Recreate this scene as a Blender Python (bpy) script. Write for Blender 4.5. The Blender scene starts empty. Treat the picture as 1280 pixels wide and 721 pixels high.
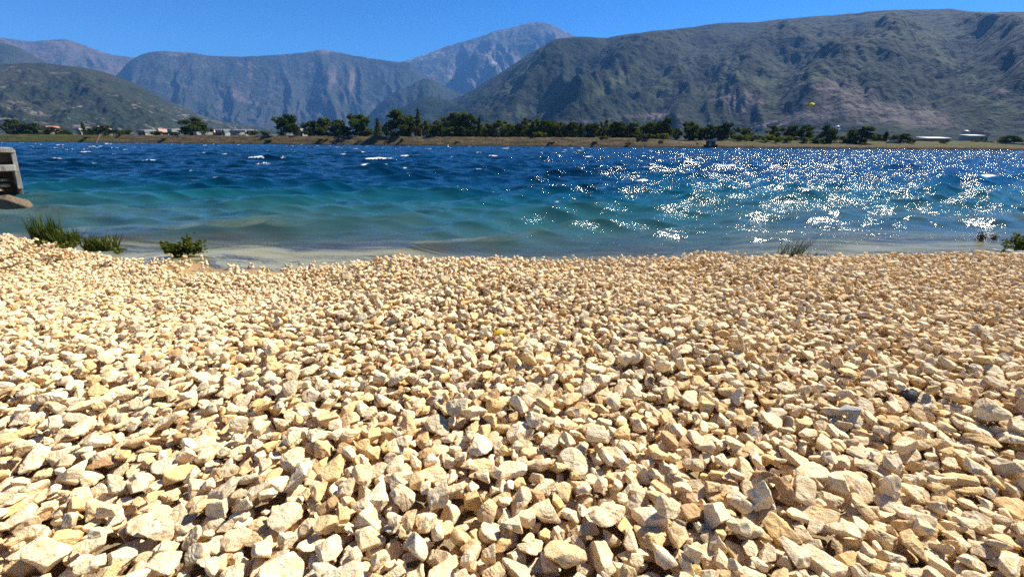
import bpy, bmesh, math, random
import numpy as np
from mathutils import Vector, Matrix

random.seed(7)
rng = np.random.default_rng(11)
SC = bpy.context.scene
COL = SC.collection
R = math.radians

# ------------------------------------------------------------------ camera numbers
CAM_H = 1.2
FPX = 540.0                       # focal length in pixels of the 1280 px wide photograph
PITCH = math.atan(182.5 / FPX)
ROLL = R(0.40)
WATER_Z = -0.35
PLAIN_Z = 2.9
FWD = np.array([0, math.cos(PITCH), -math.sin(PITCH)])
UP0 = np.array([0, math.sin(PITCH), math.cos(PITCH)])
RT0 = np.array([1.0, 0, 0])
RT = RT0 * math.cos(ROLL) + UP0 * math.sin(ROLL)
UP = UP0 * math.cos(ROLL) - RT0 * math.sin(ROLL)
CAM = np.array([0, 0, CAM_H])


def ray(px, py):
    return FWD * FPX + RT * (px - 640.0) - UP * (py - 360.5)


def on_z(px, py, z):
    d = ray(px, py)
    return CAM + d * ((z - CAM_H) / d[2])


def at_y(px, py, y):
    d = ray(px, py)
    return CAM + d * (y / d[1])


def depth_of(p):
    return float(np.dot(np.asarray(p) - CAM, FWD))


def bank_y(x):
    return 178.0 - 0.1275 * x


# ------------------------------------------------------------------ noise
class Perlin:
    def __init__(self, seed):
        r = np.random.default_rng(seed)
        self.p = np.concatenate([r.permutation(256)] * 2)
        a = r.random(256) * 2 * math.pi
        self.gx, self.gy = np.cos(a), np.sin(a)

    def __call__(self, x, y):
        x = np.asarray(x, float); y = np.asarray(y, float)
        xi = np.floor(x).astype(int); yi = np.floor(y).astype(int)
        xf, yf = x - xi, y - yi
        xi &= 255; yi &= 255
        u = xf * xf * xf * (xf * (xf * 6 - 15) + 10)
        v = yf * yf * yf * (yf * (yf * 6 - 15) + 10)

        def g(ix, iy, fx, fy):
            h = self.p[self.p[ix & 255] + (iy & 255)]
            return self.gx[h] * fx + self.gy[h] * fy
        a = g(xi, yi, xf, yf); b = g(xi + 1, yi, xf - 1, yf)
        c = g(xi, yi + 1, xf, yf - 1); d = g(xi + 1, yi + 1, xf - 1, yf - 1)
        return (a + u * (b - a) + v * ((c + u * (d - c)) - (a + u * (b - a)))) * 1.5


def fbm(P, x, y, o=4, g=0.5):
    s = 0; a = 1.0; f = 1.0
    for i in range(o):
        s = s + a * P(x * f + i * 17.3, y * f - i * 9.1)
        a *= g; f *= 2.03
    return s


def ridged(P, x, y, o=4, g=0.5):
    s = 0; a = 1.0; f = 1.0
    for i in range(o):
        s = s + a * (1 - 2 * np.abs(P(x * f + i * 31.7, y * f + i * 5.3)))
        a *= g; f *= 2.07
    return s


P1, P2, P3 = Perlin(1), Perlin(2), Perlin(3)


def sstep(x, a, b):
    t = np.clip((x - a) / (b - a), 0, 1)
    return t * t * (3 - 2 * t)


# ------------------------------------------------------------------ object helpers
def tag(o, label=None, cat=None, group=None, kind=None):
    if label: o['label'] = label
    if cat: o['category'] = cat
    if group: o['group'] = group
    if kind: o['kind'] = kind
    return o


def link(o, parent=None):
    COL.objects.link(o)
    if parent is not None: o.parent = parent
    return o


def empty(name, loc, rz=0):
    o = bpy.data.objects.new(name, None)
    o.location = [float(v) for v in loc]
    o.rotation_euler = (0, 0, rz)
    o.empty_display_size = 0.1
    return link(o)


def mesh_np(name, verts, faces, mat, parent=None, smooth=True, attrs=None):
    """faces: (n,3) or (n,4) int array"""
    verts = np.asarray(verts, np.float32); faces = np.asarray(faces, np.int32)
    me = bpy.data.meshes.new(name)
    n, k = faces.shape
    me.vertices.add(len(verts)); me.loops.add(n * k); me.polygons.add(n)
    me.vertices.foreach_set('co', verts.ravel())
    me.loops.foreach_set('vertex_index', faces.ravel())
    me.polygons.foreach_set('loop_start', np.arange(n, dtype=np.int32) * k)
    me.polygons.foreach_set('loop_total', np.full(n, k, np.int32))
    sm = np.full(n, bool(smooth)) if np.isscalar(smooth) else np.asarray(smooth, bool)
    me.polygons.foreach_set('use_smooth', sm)
    for an, av in (attrs or {}).items():
        a = me.attributes.new(an, 'FLOAT', 'POINT')
        a.data.foreach_set('value', np.asarray(av, np.float32))
    me.update(calc_edges=True)
    me.validate()
    if mat: me.materials.append(mat)
    o = bpy.data.objects.new(name, me)
    return link(o, parent)


def bm_obj(name, bm, mat, parent=None, smooth=False, bevel=0.0):
    if bevel:
        bmesh.ops.bevel(bm, geom=list(bm.edges), offset=bevel, segments=2, affect='EDGES', profile=0.6)
    bmesh.ops.recalc_face_normals(bm, faces=bm.faces)
    me = bpy.data.meshes.new(name)
    bm.to_mesh(me); bm.free()
    if smooth:
        me.polygons.foreach_set('use_smooth', [True] * len(me.polygons))
    me.materials.append(mat)
    o = bpy.data.objects.new(name, me)
    return link(o, parent)


def add_box(bm, c, s, rot=None):
    m = Matrix.Translation(c) @ (rot.to_4x4() if rot else Matrix()) @ Matrix.Diagonal((s[0], s[1], s[2], 1))
    return bmesh.ops.create_cube(bm, size=1.0, matrix=m)['verts']


def add_prism(bm, pts, y0, y1):
    """pts: list of (x,z) outline, extruded along y"""
    a = [bm.verts.new((x, y0, z)) for x, z in pts]
    b = [bm.verts.new((x, y1, z)) for x, z in pts]
    n = len(pts)
    bm.faces.new(a); bm.faces.new(b[::-1])
    for i in range(n):
        bm.faces.new((a[i], b[i], b[(i + 1) % n], a[(i + 1) % n]))


def grid_faces(nr, nc):
    i = np.arange(nr - 1)[:, None] * nc + np.arange(nc - 1)[None, :]
    return np.stack([i, i + 1, i + nc + 1, i + nc], -1).reshape(-1, 4)


# ------------------------------------------------------------------ material helpers
class NT:
    def __init__(self, name):
        self.m = bpy.data.materials.new(name)
        self.m.use_nodes = True
        self.t = self.m.node_tree
        self.t.nodes.clear()
        self.out = self.t.nodes.new('ShaderNodeOutputMaterial')

    def n(self, typ, ins=None, **kw):
        nd = self.t.nodes.new('ShaderNode' + typ)
        for k, v in kw.items(): setattr(nd, k, v)
        for k, v in (ins or {}).items():
            s = nd.inputs[k]
            if isinstance(v, bpy.types.NodeSocket): self.t.links.new(v, s)
            else: s.default_value = v
        return nd

    def noise(self, vec, scale, detail=4, rough=0.55, dist=0.0):
        return self.n('TexNoise', {'Vector': vec, 'Scale': scale, 'Detail': detail, 'Roughness': rough, 'Distortion': dist}).outputs['Fac']

    def math(self, op, a, b=0.0, clamp=False):
        nd = self.n('Math', {0: a, 1: b}, operation=op, use_clamp=clamp)
        return nd.outputs[0]

    def mapr(self, v, a, b, c=0.0, d=1.0):
        return self.n('MapRange', {'Value': v, 'From Min': a, 'From Max': b, 'To Min': c, 'To Max': d}).outputs[0]

    def mix(self, f, a, b, mode='MIX'):
        nd = self.n('Mix', data_type='RGBA', blend_type=mode)
        for s, v in ((nd.inputs[0], f), (nd.inputs[6], a), (nd.inputs[7], b)):
            if isinstance(v, bpy.types.NodeSocket): self.t.links.new(v, s)
            else: s.default_value = v if not isinstance(v, tuple) or len(v) == 4 else (*v, 1)
        return nd.outputs[2]

    def ramp(self, f, stops, interp='LINEAR'):
        nd = self.n('ValToRGB', {'Fac': f})
        cr = nd.color_ramp; cr.interpolation = interp
        while len(cr.elements) < len(stops): cr.elements.new(0.5)
        for e, (p, c) in zip(cr.elements, stops):
            e.position = p; e.color = (*c, 1)
        return nd.outputs[0]

    def obj(self): return self.n('TexCoord').outputs['Object']

    def attr(self, name): return self.n('Attribute', attribute_name=name).outputs['Fac']

    def bump(self, h, strength, dist, normal=None):
        ins = {'Height': h, 'Strength': strength, 'Distance': dist}
        if normal is not None: ins['Normal'] = normal
        return self.n('Bump', ins).outputs[0]

    def principled(self, color, rough=0.8, normal=None, spec=0.3, **kw):
        ins = {'Base Color': color if not isinstance(color, tuple) else (*color, 1), 'Roughness': rough, 'Specular IOR Level': spec}
        if normal is not None: ins['Normal'] = normal
        ins.update(kw)
        b = self.n('BsdfPrincipled', ins)
        self.t.links.new(b.outputs[0], self.out.inputs[0])
        return b

    def surf(self, sh): self.t.links.new(sh, self.out.inputs[0])


def simple(name, c, rough=0.7, var=0.25, scale=3.0, spec=0.3, bump=0.0, bscale=20):
    n = NT(name); v = n.obj()
    f = n.noise(v, scale, 5)
    dark = tuple(x * (1 - var) for x in c); lite = tuple(min(1, x * (1 + var)) for x in c)
    col = n.ramp(f, [(0.3, dark), (0.7, lite)])
    nm = n.bump(n.noise(v, bscale, 6), bump, 0.02) if bump else None
    n.principled(col, rough, nm, spec)
    return n.m


def rgb(c): return (*c, 1)


# ---- stones
def stone_mat(name, per_object):
    n = NT(name); v = n.obj()
    if per_object:
        t = n.n('SeparateColor', {0: n.n('ObjectInfo').outputs['Color']}).outputs[0]
        loc = n.n('ObjectInfo').outputs['Location']
        v = n.n('VectorMath', {0: n.n('TexCoord').outputs['Object'], 1: (0.055, 0.055, 0.055)}, operation='MULTIPLY').outputs[0]
        v = n.n('VectorMath', {0: v, 1: n.n('VectorMath', {0: loc, 1: (7.3, 5.1, 3.7)}, operation='MULTIPLY').outputs[0]}, operation='ADD').outputs[0]
    else:
        t = n.attr('tint')
    # tint: 0..1 walks through the quarry colours, kept apart so they can be told
    base = n.ramp(t, [(0.0, (0.77, 0.65, 0.445)), (0.30, (0.755, 0.61, 0.39)), (0.42, (0.71, 0.535, 0.30)),
                      (0.62, (0.67, 0.475, 0.225)), (0.72, (0.63, 0.525, 0.36)), (0.84, (0.57, 0.47, 0.32)),
                      (0.90, (0.53, 0.36, 0.19)), (1.0, (0.44, 0.28, 0.14))])
    f1 = n.noise(v, 22, 6, 0.62, 0.6)
    c = n.mix(n.mapr(f1, 0.38, 0.72), base, n.mix(1.0, base, (0.88, 0.74, 0.53), 'MULTIPLY'))
    f2 = n.noise(v, 55, 4, 0.7)
    c = n.mix(n.mapr(f2, 0.56, 0.74, 0, 0.55), c, (0.82, 0.70, 0.48))
    f3 = n.noise(v, 120, 3, 0.6)
    c = n.mix(n.mapr(f3, 0.62, 0.70, 0, 0.6), c, n.mix(1.0, c, (0.55, 0.42, 0.28), 'MULTIPLY'))
    hb = n.math('ADD', n.math('MULTIPLY', n.noise(v, 38, 6, 0.62, 0.4), 1.0), n.math('MULTIPLY', n.noise(v, 170, 4, 0.65), 0.28))
    n.principled(c, 0.92, n.bump(hb, 0.9, 0.013), 0.12)
    return n.m


M = {}
M['stone_each'] = stone_mat('limestone', True)
M['stone_all'] = stone_mat('limestone_gravel', False)
M['grey_stone'] = simple('blue_grey_stone', (0.10, 0.105, 0.115), 0.85, 0.5, 30, 0.3, 0.6, 60)
M['pale_grey_stone'] = simple('pale_grey_stone', (0.40, 0.375, 0.32), 0.85, 0.3, 30, 0.3, 0.5, 60)
M['brown_rock'] = simple('brown_rock', (0.13, 0.095, 0.062), 0.9, 0.4, 9, 0.2, 0.8, 25)
M['tan_rock'] = simple('tan_rock', (0.56, 0.41, 0.24), 0.9, 0.3, 14, 0.2, 0.7, 25)

# ---- ground under the gravel, sand, lake bed
n = NT('beach_ground'); v = n.obj()
wet = n.attr('sand')
g = n.mix(n.noise(v, 40, 5), (0.30, 0.215, 0.12), (0.46, 0.345, 0.20))
s = n.mix(n.noise(v, 9, 6), (0.52, 0.32, 0.12), (0.60, 0.42, 0.20))
s = n.mix(n.mapr(n.noise(v, 60, 4), 0.4, 0.7), s, n.mix(1.0, s, (0.7, 0.6, 0.5), 'MULTIPLY'))
zz_ = n.math('ADD', n.n('SeparateXYZ', {0: v}).outputs[2], n.math('MULTIPLY', n.noise(v, 2.5, 4), 0.10))
s = n.mix(n.mapr(zz_, WATER_Z + 0.02, WATER_Z + 0.13, 1, 0), s, (0.23, 0.165, 0.095))
s = n.mix(n.mapr(n.noise(v, 95, 3, 0.7), 0.52, 0.62, 0, 0.7), s, n.mix(1.0, s, (0.45, 0.36, 0.26), 'MULTIPLY'))
n.principled(n.mix(wet, g, s), 0.9, n.bump(n.noise(v, 60, 6, 0.7), 1.0, 0.03), 0.2)
M['beach'] = n.m

n = NT('lake_bed'); v = n.obj()
d = n.attr('depth')
s = n.mix(n.noise(v, 1.3, 6), (0.40, 0.30, 0.185), (0.45, 0.36, 0.24))
st = n.n('TexVoronoi', {'Vector': v, 'Scale': 7.0}).outputs['Distance']
s = n.mix(n.mapr(st, 0.1, 0.35, 0.12, 0), s, n.mix(1.0, s, (0.55, 0.52, 0.45), 'MULTIPLY'))
n.principled(n.mix(n.mapr(d, 0.15, 1.2), s, (0.13, 0.15, 0.11)), 0.95, n.bump(n.noise(v, 20, 5), 0.4, 0.02), 0.1)
M['bed'] = n.m

# ---- water
n = NT('lake_water'); v = n.obj()
dep = n.attr('depth'); foam = n.attr('foam')
patch = n.mapr(n.noise(n.n('Mapping', {'Vector': v, 'Scale': (0.035, 0.11, 1)}).outputs[0], 1.0, 3), 0.3, 0.7, -0.35, 0.35)
dd = n.math('MULTIPLY', dep, n.math('ADD', patch, 1.0))
body = n.ramp(n.math('DIVIDE', dd, 6.0, True), [(0.0, (0.20, 0.165, 0.11)), (0.035, (0.056, 0.120, 0.116)), (0.09, (0.024, 0.092, 0.100)), (0.19, (0.006, 0.062, 0.078)),
                                     (0.36, (0.001, 0.037, 0.068)), (0.6, (0.0005, 0.024, 0.058)), (1.0, (0.0005, 0.021, 0.054))])
see = n.math('SUBTRACT', 1.0, n.math('POWER', 2.718, n.math('MULTIPLY', dd, -2.6)), True)
wv = n.n('Mapping', {'Vector': v, 'Rotation': (0, 0, R(-18)), 'Scale': (0.38, 1.1, 1.0)}).outputs[0]
h1 = n.noise(wv, 5.5, 3, 0.6, 0.5)
h2 = n.noise(wv, 17, 3, 0.6, 0.4)
h3 = n.noise(wv, 1.5, 3, 0.55, 0.4)
hh = n.math('ADD', n.math('MULTIPLY', h1, 0.046), n.math('ADD', n.math('MULTIPLY', h2, 0.019), n.math('MULTIPLY', h3, 0.075)))
calm = n.mapr(dep, 0.02, 0.7, 0.22, 1.0)
nm = n.bump(hh, 1.0, n.math('MULTIPLY', calm, n.mapr(n.attr('fine'), 0, 1, 1.0, 1.7)))
diff = n.n('BsdfDiffuse', {'Color': body})
tr = n.n('BsdfTransparent', {'Color': (0.80, 0.90, 0.84, 1)})
m1 = n.n('MixShader', {0: see, 1: tr.outputs[0], 2: diff.outputs[0]})
gl = n.n('BsdfGlossy', {'Color': (1, 1, 1, 1), 'Roughness': 0.06, 'Normal': nm})
fr = n.n('Fresnel', {'IOR': 1.33, 'Normal': nm})
m2 = n.n('MixShader', {0: fr.outputs[0], 1: m1.outputs[0], 2: gl.outputs[0]})
fn = n.math('ADD', n.math('MULTIPLY', n.noise(v, 9.0, 6, 0.75), 0.6), n.math('MULTIPLY', n.noise(n.n('Mapping', {'Vector': v, 'Scale': (1.0, 0.6, 1.0)}).outputs[0], 2.2, 4, 0.7), 0.4))
fm = n.mapr(n.math('ADD', foam, n.math('MULTIPLY', n.math('SUBTRACT', fn, 0.5), 3.2)), 0.62, 0.95)
fd = n.n('BsdfDiffuse', {'Color': (0.80, 0.83, 0.85, 1)})
m3 = n.n('MixShader', {0: n.math('MULTIPLY', fm, n.mapr(foam, 0.02, 0.2)), 1: m2.outputs[0], 2: fd.outputs[0]})
n.surf(m3.outputs[0])
M['water'] = n.m


# ---- mountains: scrub, scree and bare limestone
def hill_mat(name, veg, veg2, rock, scree, rock_amt, scale, streak=0.0, low_scree=0.0, zref=100.0, dark=(0.02, 0.035, 0.02), patches=True):
    n = NT(name); v = n.obj()
    big = n.noise(v, scale * 0.35, 5, 0.55, 0.6)
    mid = n.noise(v, scale * 1.6, 6, 0.62, 0.8)
    fine = n.noise(v, scale * 9.0, 4, 0.65)
    c = n.mix(n.mapr(mid, 0.35, 0.65), veg, veg2)
    c = n.mix(n.mapr(big, 0.42, 0.62), c, scree)
    c = n.mix(n.mapr(fine, 0.5, 0.62, 0, 0.95), c, dark)
    # bare rock: patches stretched along the contour, more of them low down
    z = n.n('SeparateXYZ', {0: v}).outputs[2]
    low = n.mapr(z, zref * 0.1, zref, low_scree, 0.0)
    rk = n.noise(n.n('Mapping', {'Vector': v, 'Scale': (1, 1, 2.2)}).outputs[0], scale * 2.4, 6, 0.68, 1.0)
    thr = n.math('ADD', n.math('ADD', rk, low), n.math('MULTIPLY', n.math('SUBTRACT', big, 0.5), 0.5))
    c = n.mix(n.mapr(thr, 1 - rock_amt, 1 - rock_amt + 0.09, 0, 0.9), c, rock)
    if streak:
        sv = n.n('Mapping', {'Vector': v, 'Scale': (1, 1, 0.13)}).outputs[0]
        sk = n.noise(sv, scale * 5, 5, 0.6, 0.5)
        c = n.mix(n.mapr(sk, 0.55, 0.68, 0, streak), c, rock)
        c = n.mix(n.mapr(sk, 0.45, 0.32, 0, streak), c, dark)
    hb = n.math('ADD', n.math('MULTIPLY', mid, 1.0), n.math('MULTIPLY', fine, 0.25))
    if patches:
        wob = n.math('MULTIPLY', n.math('SUBTRACT', n.noise(v, scale * 3.5, 6, 0.7), 0.5), 1.7)
        c = n.mix(n.mapr(n.math('ADD', n.attr('lush'), wob), 0.25, 0.6, 0, 0.9), c, n.mix(mid, dark, veg))
        c = n.mix(n.mapr(n.math('ADD', n.attr('grass'), wob), 0.3, 0.7, 0, 0.85), c, n.mix(mid, (0.028, 0.040, 0.019), (0.046, 0.058, 0.030)))
        c = n.mix(n.mapr(n.math('ADD', n.attr('bare'), wob), 0.3, 0.7, 0, 0.9), c, n.mix(n.mapr(rk, .4, .6), (0.058, 0.047, 0.042), (0.115, 0.096, 0.086)))
    n.principled(c, 0.95, n.bump(hb, 1.0, 0.16 / scale), 0.05)
    return n.m


# ---- bank
n = NT('far_bank_earth'); v = n.obj()
pz = n.n('SeparateXYZ', {0: v})
f1 = n.noise(n.n('Mapping', {'Vector': v, 'Scale': (0.35, 1, 1)}).outputs[0], 0.5, 6, 0.62)
f2 = n.noise(v, 1.6, 5, 0.65)
c = n.mix(n.mapr(f1, 0.35, 0.65), (0.075, 0.052, 0.027), (0.15, 0.108, 0.062))
c = n.mix(n.mapr(f2, 0.46, 0.6, 0, 0.9), c, (0.026, 0.03, 0.011))
gx = n.math('ADD', n.mapr(pz.outputs[0], -205, -170, 1.0, 0.0), n.math('MULTIPLY', n.mapr(pz.outputs[0], 72, 90), n.mapr(pz.outputs[2], 0.9, 1.4)))
c = n.mix(n.math('MULTIPLY', gx, n.mapr(n.noise(v, 0.45, 5), 0.3, 0.55), True), c, n.mix(f2, (0.025, 0.035, 0.009), (0.085, 0.098, 0.024)))
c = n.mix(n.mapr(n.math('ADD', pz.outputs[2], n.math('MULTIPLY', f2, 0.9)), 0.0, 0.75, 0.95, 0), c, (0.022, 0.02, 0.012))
n.principled(c, 0.95, n.bump(f2, 0.8, 0.5), 0.05)
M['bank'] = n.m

# ---- concrete
n = NT('weathered_concrete'); v = n.obj()
c = n.mix(n.mapr(n.noise(v, 2.5, 6), 0.35, 0.65), (0.27, 0.235, 0.19), (0.44, 0.40, 0.34))
c = n.mix(n.mapr(n.noise(n.n('Mapping', {'Vector': v, 'Scale': (1, 1, 0.25)}).outputs[0], 6, 5, 0.65), 0.5, 0.72), c, (0.10, 0.075, 0.05))
n.principled(c, 0.9, n.bump(n.noise(v, 30, 6), 0.5, 0.02), 0.2)
M['concrete'] = n.m
n = NT('stained_concrete'); v = n.obj()
c = n.mix(n.mapr(n.noise(v, 1.6, 6), 0.35, 0.65), (0.05, 0.035, 0.03), (0.17, 0.12, 0.07))
n.principled(c, 0.92, n.bump(n.noise(v, 20, 6), 0.5, 0.02), 0.15)
M['stained'] = n.m


# ---- foliage
def leaf_mat(name, c0, c1, trans=0.3):
    n = NT(name)
    isl = n.n('NewGeometry').outputs['Random Per Island']
    ob = n.n('ObjectInfo').outputs['Random']
    f = n.math('ADD', n.math('MULTIPLY', isl, 0.75), n.math('MULTIPLY', ob, 0.25))
    c = n.mix(f, c0, c1)
    d = n.n('BsdfDiffuse', {'Color': c})
    t = n.n('BsdfTranslucent', {'Color': n.mix(1.0, c, (1.0, 0.95, 0.45), 'MULTIPLY')})
    n.surf(n.n('MixShader', {0: trans, 1: d.outputs[0], 2: t.outputs[0]}).outputs[0])
    return n.m


M['leaf_dark'] = leaf_mat('dark_foliage', (0.016, 0.030, 0.007), (0.080, 0.110, 0.024), 0.4)
M['leaf_mid'] = leaf_mat('olive_foliage', (0.030, 0.048, 0.009), (0.13, 0.15, 0.028), 0.4)
M['leaf_light'] = leaf_mat('light_foliage', (0.06, 0.085, 0.014), (0.20, 0.22, 0.04), 0.4)
M['leaf_brown'] = leaf_mat('brownish_foliage', (0.035, 0.026, 0.012), (0.11, 0.075, 0.03), 0.3)
M['reed'] = leaf_mat('reed_blades', (0.022, 0.042, 0.010), (0.10, 0.13, 0.03), 0.35)
M['straw'] = leaf_mat('straw_blades', (0.22, 0.24, 0.08), (0.40, 0.36, 0.15), 0.3)
M['grass_grey'] = leaf_mat('dull_grass_blades', (0.035, 0.042, 0.022), (0.10, 0.10, 0.055), 0.25)
M['weed'] = leaf_mat('weed_leaves', (0.035, 0.05, 0.012), (0.15, 0.17, 0.03), 0.3)
M['bark'] = simple('bark', (0.055, 0.042, 0.03), 0.95, 0.4, 6)
M['white'] = simple('white_wall', (0.22, 0.21, 0.205), 0.7, 0.1, 0.6)
M['cream'] = simple('cream_wall', (0.52, 0.46, 0.38), 0.8, 0.15, 0.6)
M['blueish'] = simple('pale_blue_wall', (0.20, 0.26, 0.29), 0.8, 0.15, 0.6)
M['red_roof'] = simple('terracotta_roof', (0.30, 0.14, 0.09), 0.8, 0.3, 2)
M['pink_roof'] = simple('pink_roof', (0.34, 0.21, 0.19), 0.8, 0.2, 2)
M['grey_roof'] = simple('grey_sheet_roof', (0.17, 0.17, 0.19), 0.5, 0.2, 2)
M['white_roof'] = simple('white_sheet_roof', (0.20, 0.195, 0.19), 0.5, 0.1, 1)
M['dark_wood'] = simple('dark_wood', (0.035, 0.024, 0.016), 0.8, 0.4, 4)
M['glass'] = simple('dark_glass', (0.02, 0.025, 0.03), 0.15, 0.1, 1, 0.5)
M['tyre'] = simple('tyre_rubber', (0.02, 0.02, 0.02), 0.8, 0.1, 5)
M['yellow'] = simple('yellow_cloth', (0.70, 0.56, 0.0), 0.95, 0.08, 1, 0.02)
M['yellow_dark'] = simple('yellow_tube', (0.60, 0.40, 0.0), 0.95, 0.08, 1, 0.02)
M['blue_cloth'] = simple('blue_cloth', (0.04, 0.10, 0.32), 0.6, 0.1, 1)
M['white_cloth'] = simple('white_cloth', (0.80, 0.80, 0.80), 0.6, 0.06, 1)
n = NT('autumn_leaf'); v = n.obj()
c = n.mix(n.mapr(n.n('SeparateXYZ', {0: v}).outputs[0], -0.02, 0.03), (0.72, 0.42, 0.01), (0.30, 0.30, 0.03))
n.principled(n.mix(n.mapr(n.noise(v, 120, 3), 0.4, 0.7, 0, .4), c, (0.25, 0.14, 0.02)), 0.6)
M['leaf_yellow'] = n.m

# ================================================================== BEACH
PILE = 0.155
CREST = [(-220, 290), (-80, 291), (0, 296), (60, 303), (110, 311), (160, 319), (205, 329), (240, 335), (300, 337), (360, 335.5), (400, 333),
         (430, 331), (470, 329), (500, 327), (560, 325), (640, 325), (700, 326), (800, 325), (850, 323), (880, 320), (897, 318),
         (915, 321), (935, 324.5), (970, 324.5), (1000, 323), (1040, 321), (1100, 320), (1200, 321), (1280, 322), (1400, 323), (1600, 325)]
def dip(px): return float(sstep(px, 40, 150) * (1 - sstep(px, 410, 490)))


cp = np.array([[*on_z(x, y + 1.0, 0.03 - 0.20 * dip(x))[:2], 0.20 * dip(x)] for x, y in CREST])
cp = cp[np.argsort(cp[:, 0])]


def crest_dip(x): return np.interp(x, cp[:, 0], cp[:, 2])




def crest_y(x): return np.interp(x, cp[:, 0], cp[:, 1])


XS0, XS1 = on_z(130, 322, 0)[0], on_z(395, 332, 0)[0]      # the sandy shallow on the left
XD = on_z(300, 337, 0)[0]


def sandy(x): return sstep(x, XS0 - 1.2, XS0) * (1 - sstep(x, XS1 - 0.2, XS1 + 2.2))


def beach_z(x, y):
    d = y - crest_y(x)
    und = 0.035 * fbm(P1, x * 0.9, y * 0.9, 3)
    inland = np.where(d < 0, und + 0.03 * np.exp(d / 0.5), 0.03 + und) - 1.55 * crest_dip(x) * sstep(d, -2.6, 0.1)
    sl = 0.62 - 0.50 * sandy(x)
    out = np.where(d > 0, inland - sl * d * np.clip(d / 0.15, 0.35, 1), inland)
    return out


def lake_depth(x, y):
    """depth of the lake bed below the water, >0 in the lake"""
    d = y - crest_y(x) - 0.55 - 0.55 * sandy(x)
    sa = sandy(x)
    right = sstep(x, 3.0, 6.5)
    a = 0.11 * (1 - sa) + 0.11 * sa
    a = a * (1 - 0.65 * right)
    dep = 0.04 + a * d + (0.0135 - 0.0055 * right) * np.clip(d, 0, 40) ** 2 + 0.03 * fbm(P2, x * 0.35, y * 0.5, 3) * np.clip(d - 1, 0, 1)
    return np.clip(dep, -0.5, 14)


# ground sheet under the gravel, running on behind the camera
xs = np.concatenate([np.linspace(-60, -10.2, 26), np.arange(-10, 10.01, 0.07), np.linspace(10.2, 60, 26)])
ys = np.concatenate([np.linspace(-40, -0.6, 20), np.arange(-0.5, 12.01, 0.07)])
GX, GY = np.meshgrid(xs, ys)
zb = beach_z(GX, GY) - (PILE + 0.01) * (1 - sandy(GX) * sstep(GY - crest_y(GX), -0.3, 0.05))
zb = np.maximum(zb, -1.2)
orange = sandy(GX) * sstep(GY - crest_y(GX) + 0.12 * P2(GX * 2, GY * 2), -0.25, 0.0)
ground = mesh_np('beach_ground', np.stack([GX, GY, zb], -1).reshape(-1, 3), grid_faces(*GX.shape), M['beach'],
                 attrs={'sand': np.clip(orange * 1.2, 0, 1).ravel()})
tag(ground, 'pale gravelly ground under the stones of the shore', 'ground', kind='structure')

# lake bed
yb_ = np.concatenate([np.arange(3.2, 16, 0.12), np.geomspace(16, 230, 50)])
tx = np.linspace(-2.1, 2.1, 240)
LX = tx[None, :] * yb_[:, None]; LY = np.repeat(yb_[:, None], len(tx), 1)
ld = lake_depth(LX, LY)
bed = mesh_np('lake_bed', np.stack([LX, LY, WATER_Z - np.maximum(ld, 0.015) - 0.3 * (LY < crest_y(LX) + .3)], -1).reshape(-1, 3), grid_faces(*LX.shape), M['bed'],
              attrs={'depth': ld.ravel()})
tag(bed, 'sandy lake bed seen through the shallow water', 'lake bed', kind='structure')

# ---------------------------------------------------------------- stones: prototypes


def ico(sub):
    bm = bmesh.new()
    bmesh.ops.create_icosphere(bm, subdivisions=sub, radius=1.0)
    bm.verts.ensure_lookup_table()
    v = np.array([x.co[:] for x in bm.verts]); f = np.array([[q.index for q in p.verts] for p in bm.faces])
    bm.free()
    return v / np.linalg.norm(v, axis=1)[:, None], f


ICO = {k: ico(k) for k in (2, 3, 4, 5)}   # 42, 162, 642, 2562 vertices
NP = 36
SHAPES = ['flat', 'blocky', 'long', 'wedge shaped']
protos = []
for i in range(NP):
    sh = SHAPES[i % 4]
    r = np.random.default_rng(100 + i)
    k = 6
    nn = r.normal(size=(k, 3)); nn /= np.linalg.norm(nn, axis=1)[:, None]
    hh_ = r.uniform(0.70, 1.05, k)
    ax = np.array([[1, 0, 0], [-1, 0, 0], [0, 1, 0], [0, -1, 0], [0, 0, 1], [0, 0, -1]], float)
    ax += r.normal(size=ax.shape) * 0.46
    if sh == 'wedge shaped':
        ax[4] = [0.75, 0.2, 0.75]
    ax /= np.linalg.norm(ax, axis=1)[:, None]
    hx = r.uniform(0.68, 0.9, 6)
    s = {'flat': (1.18, 0.95, 0.42), 'blocky': (0.97, 0.86, 0.64), 'long': (1.30, 0.74, 0.54), 'wedge shaped': (1.08, 0.82, 0.70)}[sh]
    s = np.array(s) * r.uniform(0.92, 1.08, 3)
    N = np.concatenate([ax, nn]); Hh = np.concatenate([hx, hh_])
    N2 = N / s[None, :]; ln = np.linalg.norm(N2, axis=1); N2 /= ln[:, None]; H2 = Hh / ln
    pr = {'shape': sh, 'N': N2, 'H': H2, 'mesh': {}}
    ph = r.uniform(0, 6.28, (10, 1)); fd_ = r.normal(size=(10, 3)) * np.array([2, 2, 3, 3, 4, 5, 6, 8, 10, 12])[:, None]
    am = np.array([.035, .035, .03, .028, .022, .018, .015, .012, .01, .008])[:, None]
    for L, (dv, fc) in ICO.items():
        q = np.maximum(dv @ (N2 / H2[:, None]).T, 1e-6)
        rad = (q ** 40).sum(1) ** (-1 / 40)
        rad = rad * (1 + (1.0 * am * np.sin(fd_ @ dv.T + ph)).sum(0))
        rad = rad / (1 + (rad / 1.55) ** 20) ** (1 / 20)
        pr['mesh'][L] = (dv * rad[:, None], fc)
    protos.append(pr)

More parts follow.
